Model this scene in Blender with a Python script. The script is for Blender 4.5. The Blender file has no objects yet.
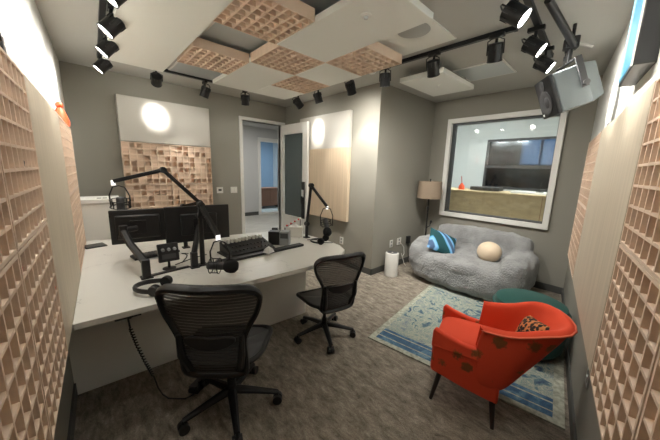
import bpy, math, random
from mathutils import Vector, Matrix, Euler
random.seed(7)
C = bpy.context.scene.collection
PI = math.pi
R = math.radians

# ------------------------------------------------------------------ materials
def mat(name, col, rough=.6, metal=0., spec=.5, emit=None, es=1., bump=None, noise=None, alpha=None, trans=0., sheen=0.):
    m = bpy.data.materials.new(name); m.use_nodes = True
    nt = m.node_tree; b = nt.nodes['Principled BSDF']
    b.inputs['Base Color'].default_value = (*col, 1); b.inputs['Roughness'].default_value = rough
    b.inputs['Metallic'].default_value = metal; b.inputs['Specular IOR Level'].default_value = spec
    if sheen: b.inputs['Sheen Weight'].default_value = sheen; b.inputs['Sheen Roughness'].default_value = .5
    if trans: b.inputs['Transmission Weight'].default_value = trans
    if alpha is not None: b.inputs['Alpha'].default_value = alpha
    if emit: b.inputs['Emission Color'].default_value = (*emit, 1); b.inputs['Emission Strength'].default_value = es
    tc = nt.nodes.new('ShaderNodeTexCoord')
    if noise:                                   # (scale, amount, (sx,sy,sz))
        sc, amt, st = noise
        mp = nt.nodes.new('ShaderNodeMapping'); mp.inputs['Scale'].default_value = st
        n = nt.nodes.new('ShaderNodeTexNoise'); n.inputs['Scale'].default_value = sc; n.inputs['Detail'].default_value = 5
        cr = nt.nodes.new('ShaderNodeValToRGB')
        cr.color_ramp.elements[0].position = .32; cr.color_ramp.elements[1].position = .68
        cr.color_ramp.elements[0].color = (*[max(0, c * (1 - amt)) for c in col], 1)
        cr.color_ramp.elements[1].color = (*[min(1, c * (1 + amt)) for c in col], 1)
        nt.links.new(tc.outputs['Object'], mp.inputs[0]); nt.links.new(mp.outputs[0], n.inputs['Vector'])
        nt.links.new(n.outputs['Fac'], cr.inputs[0]); nt.links.new(cr.outputs[0], b.inputs['Base Color'])
    if bump:                                    # (scale, strength, distance)
        n2 = nt.nodes.new('ShaderNodeTexNoise'); n2.inputs['Scale'].default_value = bump[0]; n2.inputs['Detail'].default_value = 4
        bp = nt.nodes.new('ShaderNodeBump'); bp.inputs['Strength'].default_value = bump[1]; bp.inputs['Distance'].default_value = bump[2]
        nt.links.new(tc.outputs['Object'], n2.inputs['Vector']); nt.links.new(n2.outputs['Fac'], bp.inputs['Height'])
        nt.links.new(bp.outputs[0], b.inputs['Normal'])
    return m

M = {}
M['paint'] = mat('grey_wall_paint', (.285, .272, .232), .75, bump=(260, .05, .002))
M['ceil'] = mat('ceiling_paint', (.46, .455, .42), .85)
M['cloud'] = mat('white_acoustic_felt', (.80, .81, .76), .9, bump=(300, .1, .002))
M['white'] = mat('white_laminate', (.68, .67, .62), .45)
M['frontwhite'] = mat('light_panel_laminate', (.80, .79, .74), .5)
M['frame'] = mat('white_gloss_trim', (.78, .77, .73), .4)
M['fabricpanel'] = mat('white_fabric_panel', (.54, .52, .47), .9, bump=(400, .1, .001))
M['wood'] = mat('pale_pine', (.76, .60, .465), .65, noise=(3.0, .07, (1, 1, 14)), bump=(60, .05, .001))
M['wood2'] = mat('pale_pine_blocks', (.70, .53, .40), .7, noise=(4.0, .09, (2, 2, 9)))
M['flatwood'] = mat('washed_oak_veneer', (.60, .52, .40), .6, noise=(4.0, .07, (9, 9, .35)))
M['warmwood'] = mat('warm_maple_veneer', (.60, .48, .34), .55, noise=(4.0, .07, (9, 9, .3)))
M['black'] = mat('black_plastic', (.012, .012, .013), .42)
M['blackmetal'] = mat('black_metal', (.018, .018, .019), .35, .3)
M['softblack'] = mat('black_foam', (.008, .008, .009), .95, bump=(180, .4, .004))
M['dkgrey'] = mat('dark_grey_plastic', (.055, .055, .057), .5)
M['screen'] = mat('black_glass_screen', (.004, .004, .005), .12)
M['grey'] = mat('grey_plastic', (.26, .27, .275), .5)
M['speakergrey'] = mat('grey_textured_paint', (.15, .172, .178), .5, bump=(200, .1, .002))
M['grillegrey'] = mat('pale_grey_grille', (.42, .43, .41), .6)
M['chrome'] = mat('brushed_steel', (.55, .55, .54), .3, .9)
M['baseb'] = mat('dark_grey_baseboard', (.075, .075, .07), .6)
M['whitep'] = mat('white_plastic', (.72, .71, .67), .4)
M['teal'] = mat('teal_felt', (.008, .075, .062), .9, bump=(250, .2, .003), sheen=.1)
M['fur'] = mat('grey_plush_fur', (.29, .295, .295), .95, noise=(7.0, .2, (1, 1, 1)), bump=(70, .9, .03), sheen=.3)
M['cream'] = mat('cream_boucle', (.74, .60, .44), .95, bump=(110, .6, .02))
M['darkwood'] = mat('dark_walnut', (.022, .011, .009), .4)
M['lampshade'] = mat('beige_linen_shade', (.25, .19, .135), .85, bump=(300, .15, .002))
M['orangeplastic'] = mat('orange_plastic', (.8, .10, .03), .5)
M['redpl'] = mat('red_plastic', (.5, .03, .02), .5)
M['lens'] = mat('lit_lamp_lens', (1, .97, .9), .5, emit=(1, .96, .88), es=14)
M['panelglass'] = mat('frosted_panel', (.50, .54, .545), .35)
M['hallwall'] = mat('hall_wall_paint', (.55, .55, .54), .8)
M['hallfloor'] = mat('pale_tile_floor', (.45, .44, .40), .5, noise=(3.0, .12, (1, 4, 1)))
M['brownwood'] = mat('brown_wood', (.24, .10, .05), .5)
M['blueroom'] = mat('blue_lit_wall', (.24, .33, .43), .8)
M['tan'] = mat('tan_oak_desk', (.50, .385, .22), .5, noise=(3.0, .12, (.3, 2, 6)))
M['night'] = mat('dark_window_glass', (.012, .017, .025), .06)
M['nightblue'] = mat('blue_blind', (.05, .12, .27), .6)
M['sticker'] = mat('white_paper', (.75, .75, .73), .7)
M['label'] = mat('glowing_silver_band', (.8, .8, .78), .3, emit=(1, .98, .95), es=.5)  # boom collars brightened by an added glow, not lamps
M['hair'] = mat('led_cyan', (.01, .03, .05), .3, emit=(.055, .20, .29), es=1.)

def glass(name, col, refl, rough=.02):
    m = bpy.data.materials.new(name); m.use_nodes = True; nt = m.node_tree; nt.nodes.clear()
    o = nt.nodes.new('ShaderNodeOutputMaterial'); t = nt.nodes.new('ShaderNodeBsdfTransparent'); t.inputs[0].default_value = (*col, 1)
    g = nt.nodes.new('ShaderNodeBsdfGlossy'); g.inputs['Roughness'].default_value = rough
    mx = nt.nodes.new('ShaderNodeMixShader'); fr = nt.nodes.new('ShaderNodeFresnel'); fr.inputs[0].default_value = refl
    nt.links.new(fr.outputs[0], mx.inputs[0]); nt.links.new(t.outputs[0], mx.inputs[1]); nt.links.new(g.outputs[0], mx.inputs[2])
    nt.links.new(mx.outputs[0], o.inputs[0]); return m
M['glass'] = glass('clear_glass', (.93, .95, .95), 1.45)
M['nightpane'] = glass('night_window_glass', (.75, .8, .82), 1.6, .13)
M['darkglass'] = mat('tinted_door_glass', (.13, .165, .165), .1, alpha=.72)

def mesh_fabric():
    m = bpy.data.materials.new('woven_chair_mesh'); m.use_nodes = True; nt = m.node_tree
    b = nt.nodes['Principled BSDF']; o = nt.nodes['Material Output']
    b.inputs['Base Color'].default_value = (.05, .048, .046, 1); b.inputs['Roughness'].default_value = .6
    tc = nt.nodes.new('ShaderNodeTexCoord'); w = nt.nodes.new('ShaderNodeTexWave'); w.bands_direction = 'Z'
    w.inputs['Scale'].default_value = 18; w.inputs['Distortion'].default_value = 1.2; w.inputs['Detail'].default_value = 1
    mr = nt.nodes.new('ShaderNodeMapRange'); mr.inputs['To Min'].default_value = .02; mr.inputs['To Max'].default_value = .24
    t = nt.nodes.new('ShaderNodeBsdfTransparent'); mx = nt.nodes.new('ShaderNodeMixShader')
    nt.links.new(tc.outputs['Object'], w.inputs['Vector']); nt.links.new(w.outputs['Fac'], mr.inputs[0])
    nt.links.new(mr.outputs[0], mx.inputs[0]); nt.links.new(b.outputs[0], mx.inputs[1]); nt.links.new(t.outputs[0], mx.inputs[2])
    nt.links.new(mx.outputs[0], o.inputs[0]); return m
M['mesh'] = mesh_fabric()

def ramp_node(nt, stops):
    cr = nt.nodes.new('ShaderNodeValToRGB'); e = cr.color_ramp.elements
    e[0].position, e[0].color = stops[0][0], (*stops[0][1], 1); e[1].position, e[1].color = stops[-1][0], (*stops[-1][1], 1)
    for p, c in stops[1:-1]:
        k = e.new(p); k.color = (*c, 1)
    return cr

def carpet():
    m = mat('brown_grey_carpet', (.2, .18, .15), .95); nt = m.node_tree; b = nt.nodes['Principled BSDF']
    tc = nt.nodes.new('ShaderNodeTexCoord')
    mp = nt.nodes.new('ShaderNodeMapping'); mp.inputs['Scale'].default_value = (6.5, 2.6, 1)
    n1 = nt.nodes.new('ShaderNodeTexNoise'); n1.inputs['Scale'].default_value = 3.2; n1.inputs['Detail'].default_value = 9; n1.inputs['Roughness'].default_value = .78; n1.inputs['Distortion'].default_value = .35
    nt.links.new(tc.outputs['Object'], mp.inputs[0]); nt.links.new(mp.outputs[0], n1.inputs['Vector'])
    cr = ramp_node(nt, [(.32, (.085, .070, .052)), (.45, (.195, .166, .130)), (.55, (.275, .24, .192)), (.68, (.42, .375, .305))])
    nt.links.new(n1.outputs['Fac'], cr.inputs[0])
    n2 = nt.nodes.new('ShaderNodeTexNoise'); n2.inputs['Scale'].default_value = 130; n2.inputs['Detail'].default_value = 3
    mx = nt.nodes.new('ShaderNodeMixRGB'); mx.blend_type = 'OVERLAY'; mx.inputs[0].default_value = .45
    nt.links.new(tc.outputs['Object'], n2.inputs['Vector'])
    nt.links.new(cr.outputs[0], mx.inputs[1]); nt.links.new(n2.outputs['Fac'], mx.inputs[2]); nt.links.new(mx.outputs[0], b.inputs['Base Color'])
    bp = nt.nodes.new('ShaderNodeBump'); bp.inputs['Strength'].default_value = .5; bp.inputs['Distance'].default_value = .006
    nt.links.new(n2.outputs['Fac'], bp.inputs['Height']); nt.links.new(bp.outputs[0], b.inputs['Normal'])
    return m
M['carpet'] = carpet()

def marble():
    m = mat('white_marble_laminate', (.64, .63, .585), .35); nt = m.node_tree; b = nt.nodes['Principled BSDF']
    tc = nt.nodes.new('ShaderNodeTexCoord')
    n = nt.nodes.new('ShaderNodeTexNoise'); n.inputs['Scale'].default_value = 1.7; n.inputs['Detail'].default_value = 6; n.inputs['Distortion'].default_value = .6
    cr = ramp_node(nt, [(.47, (.64, .63, .585)), (.496, (.62, .61, .565)), (.5, (.48, .47, .44)), (.504, (.62, .61, .565)), (.55, (.64, .63, .585))])
    nt.links.new(tc.outputs['Object'], n.inputs['Vector']); nt.links.new(n.outputs['Fac'], cr.inputs[0]); nt.links.new(cr.outputs[0], b.inputs['Base Color'])
    return m
M['marble'] = marble()

def orange():
    m = mat('orange_wool', (.66, .055, .018), .85); nt = m.node_tree; b = nt.nodes['Principled BSDF']
    tc = nt.nodes.new('ShaderNodeTexCoord'); v = nt.nodes.new('ShaderNodeTexVoronoi'); v.inputs['Scale'].default_value = 7.5; v.inputs['Randomness'].default_value = .7
    n = nt.nodes.new('ShaderNodeTexNoise'); n.inputs['Scale'].default_value = 55; n.inputs['Detail'].default_value = 3
    ad = nt.nodes.new('ShaderNodeMath'); ad.operation = 'MULTIPLY_ADD'; ad.inputs[1].default_value = .35; 
    cr = ramp_node(nt, [(.39, (.24, .075, .018)), (.47, (.74, .065, .022))])
    nt.links.new(tc.outputs['Object'], v.inputs['Vector']); nt.links.new(tc.outputs['Object'], n.inputs['Vector'])
    nt.links.new(n.outputs['Fac'], ad.inputs[0]); nt.links.new(v.outputs['Distance'], ad.inputs[2]); nt.links.new(ad.outputs[0], cr.inputs[0])
    nt.links.new(cr.outputs[0], b.inputs['Base Color'])
    return m
M['orange_pat'] = orange()
M['orange'] = mat('orange_wool_plain', (.72, .065, .02), .85, bump=(320, .15, .002))
M['piping'] = mat('orange_piping', (.72, .14, .07), .7)

def leopard():
    m = mat('leopard_print', (.62, .30, .10), .9); nt = m.node_tree; b = nt.nodes['Principled BSDF']
    tc = nt.nodes.new('ShaderNodeTexCoord'); v = nt.nodes.new('ShaderNodeTexVoronoi'); v.inputs['Scale'].default_value = 42
    cr = ramp_node(nt, [(.50, (.012, .008, .006)), (.62, (.60, .22, .07))])
    nt.links.new(tc.outputs['Object'], v.inputs['Vector']); nt.links.new(v.outputs['Distance'], cr.inputs[0]); nt.links.new(cr.outputs[0], b.inputs['Base Color'])
    return m
M['leopard'] = leopard()

def bluepillow():
    m = mat('teal_blue_leaf_print', (.02, .15, .2), .8); nt = m.node_tree; b = nt.nodes['Principled BSDF']
    tc = nt.nodes.new('ShaderNodeTexCoord'); w = nt.nodes.new('ShaderNodeTexWave'); w.wave_type = 'BANDS'; w.bands_direction = 'DIAGONAL'
    w.inputs['Scale'].default_value = 2.1; w.inputs['Distortion'].default_value = 3.5; w.inputs['Detail'].default_value = .5; w.inputs['Phase Offset'].default_value = 2.2
    cr = ramp_node(nt, [(.40, (.004, .055, .065)), (.50, (.01, .13, .16)), (.56, (.10, .33, .62)), (.85, (.22, .46, .75)), (.95, (.05, .10, .2))])
    nt.links.new(tc.outputs['Object'], w.inputs['Vector']); nt.links.new(w.outputs['Fac'], cr.inputs[0]); nt.links.new(cr.outputs[0], b.inputs['Base Color'])
    return m
M['bluepillow'] = bluepillow()

def rugmat(name, blue):
    m = mat(name, (.4, .42, .36), .95); nt = m.node_tree; b = nt.nodes['Principled BSDF']
    tc = nt.nodes.new('ShaderNodeTexCoord')
    n = nt.nodes.new('ShaderNodeTexNoise'); n.inputs['Scale'].default_value = 6.5; n.inputs['Detail'].default_value = 8; n.inputs['Distortion'].default_value = 1.5; n.inputs['Roughness'].default_value = .62
    if blue: cr = ramp_node(nt, [(.34, (.03, .075, .15)), (.5, (.05, .125, .22)), (.6, (.11, .21, .29)), (.74, (.24, .33, .34))])
    else: cr = ramp_node(nt, [(.34, (.04, .07, .13)), (.42, (.11, .19, .22)), (.46, (.30, .34, .29)), (.52, (.40, .40, .32)), (.545, (.16, .25, .25)), (.58, (.36, .37, .30)), (.63, (.12, .18, .24)), (.68, (.34, .36, .30)), (.76, (.15, .19, .25))])
    n2 = nt.nodes.new('ShaderNodeTexNoise'); n2.inputs['Scale'].default_value = 160
    mx = nt.nodes.new('ShaderNodeMixRGB'); mx.blend_type = 'OVERLAY'; mx.inputs[0].default_value = .4
    nt.links.new(tc.outputs['Object'], n.inputs['Vector']); nt.links.new(n.outputs['Fac'], cr.inputs[0]); nt.links.new(tc.outputs['Object'], n2.inputs['Vector'])
    nt.links.new(cr.outputs[0], mx.inputs[1]); nt.links.new(n2.outputs['Fac'], mx.inputs[2]); nt.links.new(mx.outputs[0], b.inputs['Base Color'])
    bp = nt.nodes.new('ShaderNodeBump'); bp.inputs['Strength'].default_value = .5; bp.inputs['Distance'].default_value = .005
    nt.links.new(n2.outputs['Fac'], bp.inputs['Height']); nt.links.new(bp.outputs[0], b.inputs['Normal'])
    return m
M['rug'] = rugmat('rug_field', False); M['rugblue'] = rugmat('rug_blue_band', True)
M['rugedge'] = mat('rug_cream_edge', (.36, .37, .30), .95, noise=(30, .35, (1, 1, 1)))

# ------------------------------------------------------------------ mesh builder
class MB:
    def __init__(s): s.v = []; s.f = []
    def add(s, vs, fs):
        o = len(s.v); s.v += [tuple(v) for v in vs]; s.f += [tuple(i + o for i in f) for f in fs]; return s
    def box(s, c, d, rot=None):
        c = Vector(c); vs = []
        for z in (-.5, .5):
            for x, y in ((-.5, -.5), (.5, -.5), (.5, .5), (-.5, .5)):
                p = Vector((x * d[0], y * d[1], z * d[2]))
                if rot is not None: p = rot @ p
                vs.append(c + p)
        return s.add(vs, [(3, 2, 1, 0), (4, 5, 6, 7), (0, 1, 5, 4), (1, 2, 6, 5), (2, 3, 7, 6), (3, 0, 4, 7)])
    def bounds(s, x0, x1, y0, y1, z0, z1):
        return s.box(((x0 + x1) / 2, (y0 + y1) / 2, (z0 + z1) / 2), (abs(x1 - x0), abs(y1 - y0), abs(z1 - z0)))
    def loft(s, rings, cap=True, closed=True, loop=False):
        n = len(rings[0]); o = len(s.v)
        for r in rings: s.v += [tuple(p) for p in r]
        m = len(rings)
        for i in range(m if loop else m - 1):
            for j in range(n if closed else n - 1):
                a = o + i * n + j; b = o + i * n + (j + 1) % n; k = ((i + 1) % m) * n
                s.f.append((a, b, o + k + (j + 1) % n, o + k + j))
        if cap and closed and not loop:
            s.f.append(tuple(o + j for j in reversed(range(n)))); s.f.append(tuple(o + (m - 1) * n + j for j in range(n)))
        return s
    def tube(s, pts, r, n=8, cap=True, flat=1.0):
        pts = [Vector(p) for p in pts]; rs = r if isinstance(r, (list, tuple)) else [r] * len(pts)
        rings = []; u = None
        for i, p in enumerate(pts):
            t = (pts[min(i + 1, len(pts) - 1)] - pts[max(i - 1, 0)]).normalized()
            if u is None:
                u = t.orthogonal().normalized()
                if abs(t.z) < .95: u = Vector((0, 0, 1)).cross(t).normalized()
            u = (u - t * u.dot(t)).normalized(); w = t.cross(u)
            rings.append([p + (u * math.cos(a) + w * math.sin(a) * flat) * rs[i] for a in (2 * PI * (k + .5) / n for k in range(n))])
        return s.loft(rings, cap)
    def lathe(s, prof, n=24, c=(0, 0, 0), rot=None):
        c = Vector(c); rings = []
        for r, z in prof:
            ring = []
            for k in range(n):
                p = Vector((max(r, 1e-4) * math.cos(2 * PI * k / n), max(r, 1e-4) * math.sin(2 * PI * k / n), z))
                if rot is not None: p = rot @ p
                ring.append(c + p)
            rings.append(ring)
        return s.loft(rings)
    def cyl(s, p0, p1, r, n=16, r1=None):
        return s.tube([p0, p1], [r, r if r1 is None else r1], n)
    def prism(s, poly, z0, z1):
        return s.loft([[(x, y, z0) for x, y in poly], [(x, y, z1) for x, y in poly]])
    def ellipsoid(s, c, d, e=1.0, nu=20, nv=12, rot=None):
        f = lambda t: math.copysign(abs(t) ** e, t); c = Vector(c); rings = []
        for i in range(nv + 1):
            b = -PI / 2 + PI * i / nv; b = max(-PI / 2 + .02, min(PI / 2 - .02, b)); ring = []
            for k in range(nu):
                a = 2 * PI * k / nu
                p = Vector((d[0] * f(math.cos(b)) * f(math.cos(a)), d[1] * f(math.cos(b)) * f(math.sin(a)), d[2] * f(math.sin(b))))
                if rot is not None: p = rot @ p
                ring.append(c + p)
            rings.append(ring)
        return s.loft(rings)
    def build(s, name, m, parent=None, smooth=True, bevel=0., sub=0, seg=2, angle=35, fix=False):
        me = bpy.data.meshes.new(name); me.from_pydata([tuple(v) for v in s.v], [], s.f); me.validate()
        if fix:
            import bmesh
            bm = bmesh.new(); bm.from_mesh(me); bmesh.ops.recalc_face_normals(bm, faces=bm.faces); bm.to_mesh(me); bm.free()
        me.materials.append(M[m] if isinstance(m, str) else m)
        if smooth:
            me.polygons.foreach_set('use_smooth', [True] * len(me.polygons)); me.set_sharp_from_angle(angle=R(angle if not sub else 180))
        o = bpy.data.objects.new(name, me); C.objects.link(o)
        if parent is not None: o.parent = parent
        if bevel:
            b = o.modifiers.new('bevel', 'BEVEL'); b.width = bevel; b.segments = seg; b.limit_method = 'ANGLE'; b.angle_limit = R(40)
        if sub:
            b = o.modifiers.new('subdivision', 'SUBSURF'); b.levels = sub; b.render_levels = sub
        return o

def tag(o, label, cat, group=None):
    o['label'] = label; o['category'] = cat
    if group: o['group'] = group
    return o
def thing(name, label, cat, loc=(0, 0, 0), rotz=0, group=None):
    o = bpy.data.objects.new(name, None); C.objects.link(o); o.empty_display_size = .1
    o.location = loc; o.rotation_euler = (0, 0, rotz)
    return tag(o, label, cat, group)
def struct(o): o['kind'] = 'structure'; return o
def dup(root, label, loc=None, rot=None, scale=None, group=None):
    r = root.copy(); C.objects.link(r); r['label'] = label
    if loc is not None: r.location = loc
    if rot is not None: r.rotation_euler = rot
    if scale is not None: r.scale = scale
    if group: r['group'] = group
    for ch in list(root.children):
        c = ch.copy(); C.objects.link(c); c.parent = r
        for g in list(ch.children):
            d = g.copy(); C.objects.link(d); d.parent = c
    return r
def kids(o, name): return [c for c in o.children if c.name.split('.')[0] == name]

# ------------------------------------------------------------------ camera
f = 274.69; p = R(10.387); r = R(-1.6375); yaw = R(42.75)
fw = Vector((0, math.cos(p), -math.sin(p))); ri = Vector((1, 0, 0)); dn = fw.cross(ri)
r2 = math.cos(r) * ri + math.sin(r) * dn; d2 = -math.sin(r) * ri + math.cos(r) * dn
Rz = Matrix.Rotation(-yaw, 3, 'Z'); r2, d2, fw = Rz @ r2, Rz @ d2, Rz @ fw
cam = bpy.data.cameras.new('camera'); co = bpy.data.objects.new('camera', cam); C.objects.link(co)
cam.sensor_width = 36; cam.lens = 36 * f / 660; cam.clip_start = .02
mw = Matrix((( r2.x, -d2.x, -fw.x, 0), (r2.y, -d2.y, -fw.y, 0), (r2.z, -d2.z, -fw.z, 1.5), (0, 0, 0, 1)))
co.matrix_world = mw; bpy.context.scene.camera = co

# ------------------------------------------------------------------ the room
CZ = 2.63; YB = 4.6; X1 = 3.04; Y1 = 2.38; X2 = 4.48
LA = R(3.03); RA = R(8.77)
# left wall plane: passes (-.145, 2.242) heading (sin3.03, cos3.03)
def lw(y, off=0.): return -.145 + (y - 2.242) * math.tan(LA) + off
def rw(x, off=0.): return .062 + (x - 2.336) * math.tan(RA) + off
def slab(poly, z0, z1, name, m): return struct(MB().prism(poly, z0, z1).build(name, m, smooth=False, fix=True))
corner = None
# camera-side corner where left and right walls meet
xc = -.30
for _ in range(20): xc = lw(rw(xc))
yc = rw(xc)
floor_poly = [(xc - .1, yc - .1), (X2 + .12, rw(X2) - .1), (X2 + .12, Y1 + .1), (X1 + .1, Y1 + .1), (X1 + .1, YB + .15), (lw(YB) - .1, YB + .15)]
slab(floor_poly, -.08, 0, 'floor', 'carpet')
slab(floor_poly, CZ, CZ + .08, 'ceiling', 'ceil')
def vwall(a, b, t, z0, z1, name, m='paint'):
    a, b = Vector((*a, 0)), Vector((*b, 0)); d = (b - a).normalized(); n = Vector((d.y, -d.x, 0)) * t
    return slab([(q.x, q.y) for q in (a, b, b + n, a + n)], z0, z1, name, m)
vwall((lw(YB + .1), YB + .1), (xc, yc), .1, 0, CZ, 'wall_left')
vwall((xc, yc), (X2 + .1, rw(X2 + .1)), .1, 0, CZ, 'wall_right')
DX0, DX1, DH = 2.165, 2.96, 2.285
mb = MB(); mb.bounds(lw(YB) - .05, DX0, YB, YB + .12, 0, CZ); mb.bounds(DX1, X1 + .12, YB, YB + .12, 0, CZ); mb.bounds(DX0, DX1, YB, YB + .12, DH, CZ)
struct(mb.build('wall_back', 'paint', smooth=False))
struct(MB().bounds(X1, X1 + .12, Y1, YB, 0, CZ).build('wall_side', 'paint', smooth=False))
struct(MB().bounds(X1 + .12, X2 + .1, Y1, Y1 + .12, 0, CZ).build('wall_alcove', 'paint', smooth=False))
WY0, WY1, WZ0, WZ1 = .715, 2.045, .875, 2.265
mb = MB()
mb.bounds(X2, X2 + .14, rw(X2) - .1, WY0, 0, CZ); mb.bounds(X2, X2 + .14, WY1, Y1, 0, CZ)
mb.bounds(X2, X2 + .14, WY0, WY1, 0, WZ0); mb.bounds(X2, X2 + .14, WY0, WY1, WZ1, CZ)
struct(mb.build('wall_window', 'paint', smooth=False))
M['bouncewhite'] = mat('bounce_white_wall', (.62, .62, .585), .75)  # upper side walls whitened to bounce more spotlight into the room
vwall((lw(YB, .012), YB), (lw(.2, .012), .2), .011, 1.70, CZ, 'bounce_band_left', 'bouncewhite')
vwall((.0, rw(.0, .012)), (X2, rw(X2, .012)), .011, 1.70, CZ, 'bounce_band_right', 'bouncewhite')
# baseboards
struct(MB().bounds(X1 - .012, X1 + .01, Y1 - .012, YB, 0, .09).build('baseboard_side', 'baseb', smooth=False))
struct(MB().bounds(X1 - .012, X2, Y1 - .012, Y1, 0, .09).build('baseboard_alcove', 'baseb', smooth=False))
struct(MB().bounds(X2 - .012, X2, rw(X2), Y1 - .012, 0, .09).build('baseboard_window', 'baseb', smooth=False))
struct(MB().bounds(lw(YB), DX0 - .06, YB - .012, YB, 0, .09).build('baseboard_back', 'baseb', smooth=False))
vwall((lw(YB), YB), (xc, yc), -.012, 0, .09, 'baseboard_left', 'baseb')
vwall((xc, yc), (X2, rw(X2)), -.012, 0, .09, 'baseboard_right', 'baseb')

# window to the control room
wn = thing('window_1', 'white framed interior window into the control room', 'window', (X2, (WY0 + WY1) / 2, WZ0)); struct(wn)
w = MB(); hw = (WY1 - WY0) / 2; hh = WZ1 - WZ0; tk = .065
for (y0, y1, z0, z1) in ((-hw - tk, hw + tk, hh, hh + tk), (-hw - tk, hw + tk, -tk, 0), (-hw - tk, -hw, 0, hh), (hw, hw + tk, 0, hh)):
    w.bounds(-.055, .0, y0, y1, z0, z1)
w.build('window_frame', 'frame', wn, smooth=False, bevel=.003)
w = MB()
for (y0, y1, z0, z1) in ((-hw, hw, hh - .012, hh), (-hw, hw, 0, .012), (-hw, -hw + .012, .012, hh - .012), (hw - .012, hw, .012, hh - .012)):
    w.bounds(.001, .139, y0, y1, z0, z1)
w.build('window_reveal', 'dkgrey', wn, smooth=False)
MB().bounds(.06, .066, -hw + .012, hw - .012, .012, hh - .012).build('window_pane', 'glass', wn, smooth=False)

# door opening frame + open door leaf
tr = struct(tag(MB().bounds(DX0 - .055, DX0, YB - .02, YB + .14, 0, DH).bounds(DX1, DX1 + .055, YB - .02, YB + .14, 0, DH).bounds(DX0 - .055, DX1 + .055, YB - .02, YB + .14, DH, DH + .055).build('trim_1', 'frame', smooth=False, bevel=.003), 'white painted door frame in the back wall', 'door frame'))
DW = .80
dr = struct(thing('door_1', 'white door with tall glass panel standing open against the side wall', 'door', (DX1 - .01, YB - .025, .01), R(-89.0)))
d = MB(); H = DH - .02
for (x0, x1, z0, z1) in ((0, .11, 0, H), (DW - .13, DW, 0, H), (.11, DW - .13, H - .17, H), (.11, DW - .13, 0, .62)):
    d.bounds(x0, x1, -.045, 0, z0, z1)
d.build('door_frame', 'frame', dr, smooth=False)
MB().bounds(.11, DW - .13, -.026, -.018, .62, H - .17).build('door_glass', 'darkglass', dr, smooth=False)
hd = MB().bounds(DW - .125, DW - .045, -.065, -.045, .62, 1.27).box((DW - .085, -.085, .95), (.02, .03, .14)).build('door_handle', 'black', dr, bevel=.004)
MB().bounds(DW - .115, DW - .06, -.068, -.0655, 1.0, 1.13).build('paper_label', 'sticker', hd, smooth=False)

# hallway seen through the door
hall = [(1.2, YB + .12), (6.6, YB + .12), (6.6, 8), (1.2, 8)]
slab([(1.2, YB + .12), (6.6, YB + .12), (6.6, 11), (1.2, 11)], -.08, 0, 'floor_hall', 'hallfloor'); slab([(1.2, YB + .12), (6.6, YB + .12), (6.6, 11), (1.2, 11)], 2.72, 2.8, 'ceiling_hall', 'hallwall')
struct(MB().bounds(1.2, 4.34, 8, 8.1, 0, 2.72).bounds(5.02, 6.6, 8, 8.1, 0, 2.72).bounds(4.34, 5.02, 8, 8.1, 2.36, 2.72).build('wall_hall', 'hallwall', smooth=False))
struct(MB().bounds(1.1, 1.2, YB + .12, 11, 0, 2.72).bounds(6.6, 6.7, YB + .12, 11, 0, 2.72).build('wall_hall_side', 'hallwall', smooth=False))
struct(MB().bounds(1.2, 6.6, 11, 11.1, 0, 2.72).build('wall_lounge', 'blueroom', smooth=False))
struct(MB().bounds(1.2, 4.24, 7.985, 8, 0, .11).build('baseboard_hall', 'baseb', smooth=False))
hd2 = struct(thing('door_2', 'white framed glass door across the hallway', 'door', (4.34, 8.02, 0)))
MB().bounds(-.09, 0, -.05, .05, 0, 2.42).bounds(.68, .77, -.05, .05, 0, 2.42).bounds(0, .68, -.05, .05, 2.3, 2.42).bounds(0, .68, -.03, .03, 0, .06).build('door_frame', 'frame', hd2, smooth=False)
MB().bounds(0, .68, -.004, .004, .06, 2.3).build('door_glass', 'glass', hd2, smooth=False)
cb = thing('cabinet', 'brown wooden sideboard in the blue lounge seen through the doorway', 'cabinet', (5.35, 9.4, 0))
MB().bounds(-.6, .6, -.25, .25, .08, .72).build('body', 'brownwood', cb, bevel=.01)
MB().bounds(-.62, .62, -.27, .27, .72, .76).build('top', 'brownwood', cb, bevel=.005)
MB().bounds(-.585, -.01, -.262, -.25, .1, .7).build('door', 'brownwood', cb, bevel=.004); MB().bounds(.01, .585, -.262, -.25, .1, .7).build('door', 'brownwood', cb, bevel=.004)
for x in (-.5, .5): MB().bounds(x - .03, x + .03, -.2, .2, 0, .08).build('leg', 'black', cb)
ob = thing('armchair', 'dark upholstered chair beside the brown sideboard beyond the doorway', 'chair', (4.45, 8.9, 0))
MB().bounds(-.22, .22, -.22, .22, .22, .42).build('seat', 'dkgrey', ob, bevel=.04); MB().bounds(-.22, .22, .16, .24, .42, .85).build('backrest', 'dkgrey', ob, bevel=.03)
for x in (-.19, .19):
    for y in (-.19, .19): MB().cyl((x, y, 0), (x, y, .23), .015).build('leg', 'black', ob)
def ceiling_panel_light(name, label, loc, sx, sy, strength, col):
    t = thing(name, label, 'ceiling light', loc)
    MB().bounds(-sx / 2 - .03, sx / 2 + .03, -sy / 2 - .03, sy / 2 + .03, .004, .03).build('housing', 'frame', t, smooth=False)
    m = mat('lit_diffuser_' + name, (.9, .9, .9), .5, emit=col, es=strength)
    MB().bounds(-sx / 2, sx / 2, -sy / 2, sy / 2, 0, .004).build('diffuser', m, t, smooth=False); return t
ceiling_panel_light('ceiling_light', 'lit white ceiling panel in the hallway behind the open door', (3.4, 6.4, 2.69), 1.2, .6, 6, (1, .97, .92))
ceiling_panel_light('ceiling_light', 'lit cool blue ceiling panel in the lounge beyond the hallway', (5.2, 9.3, 2.69), 1.2, .9, 8, (.72, .87, 1))

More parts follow.
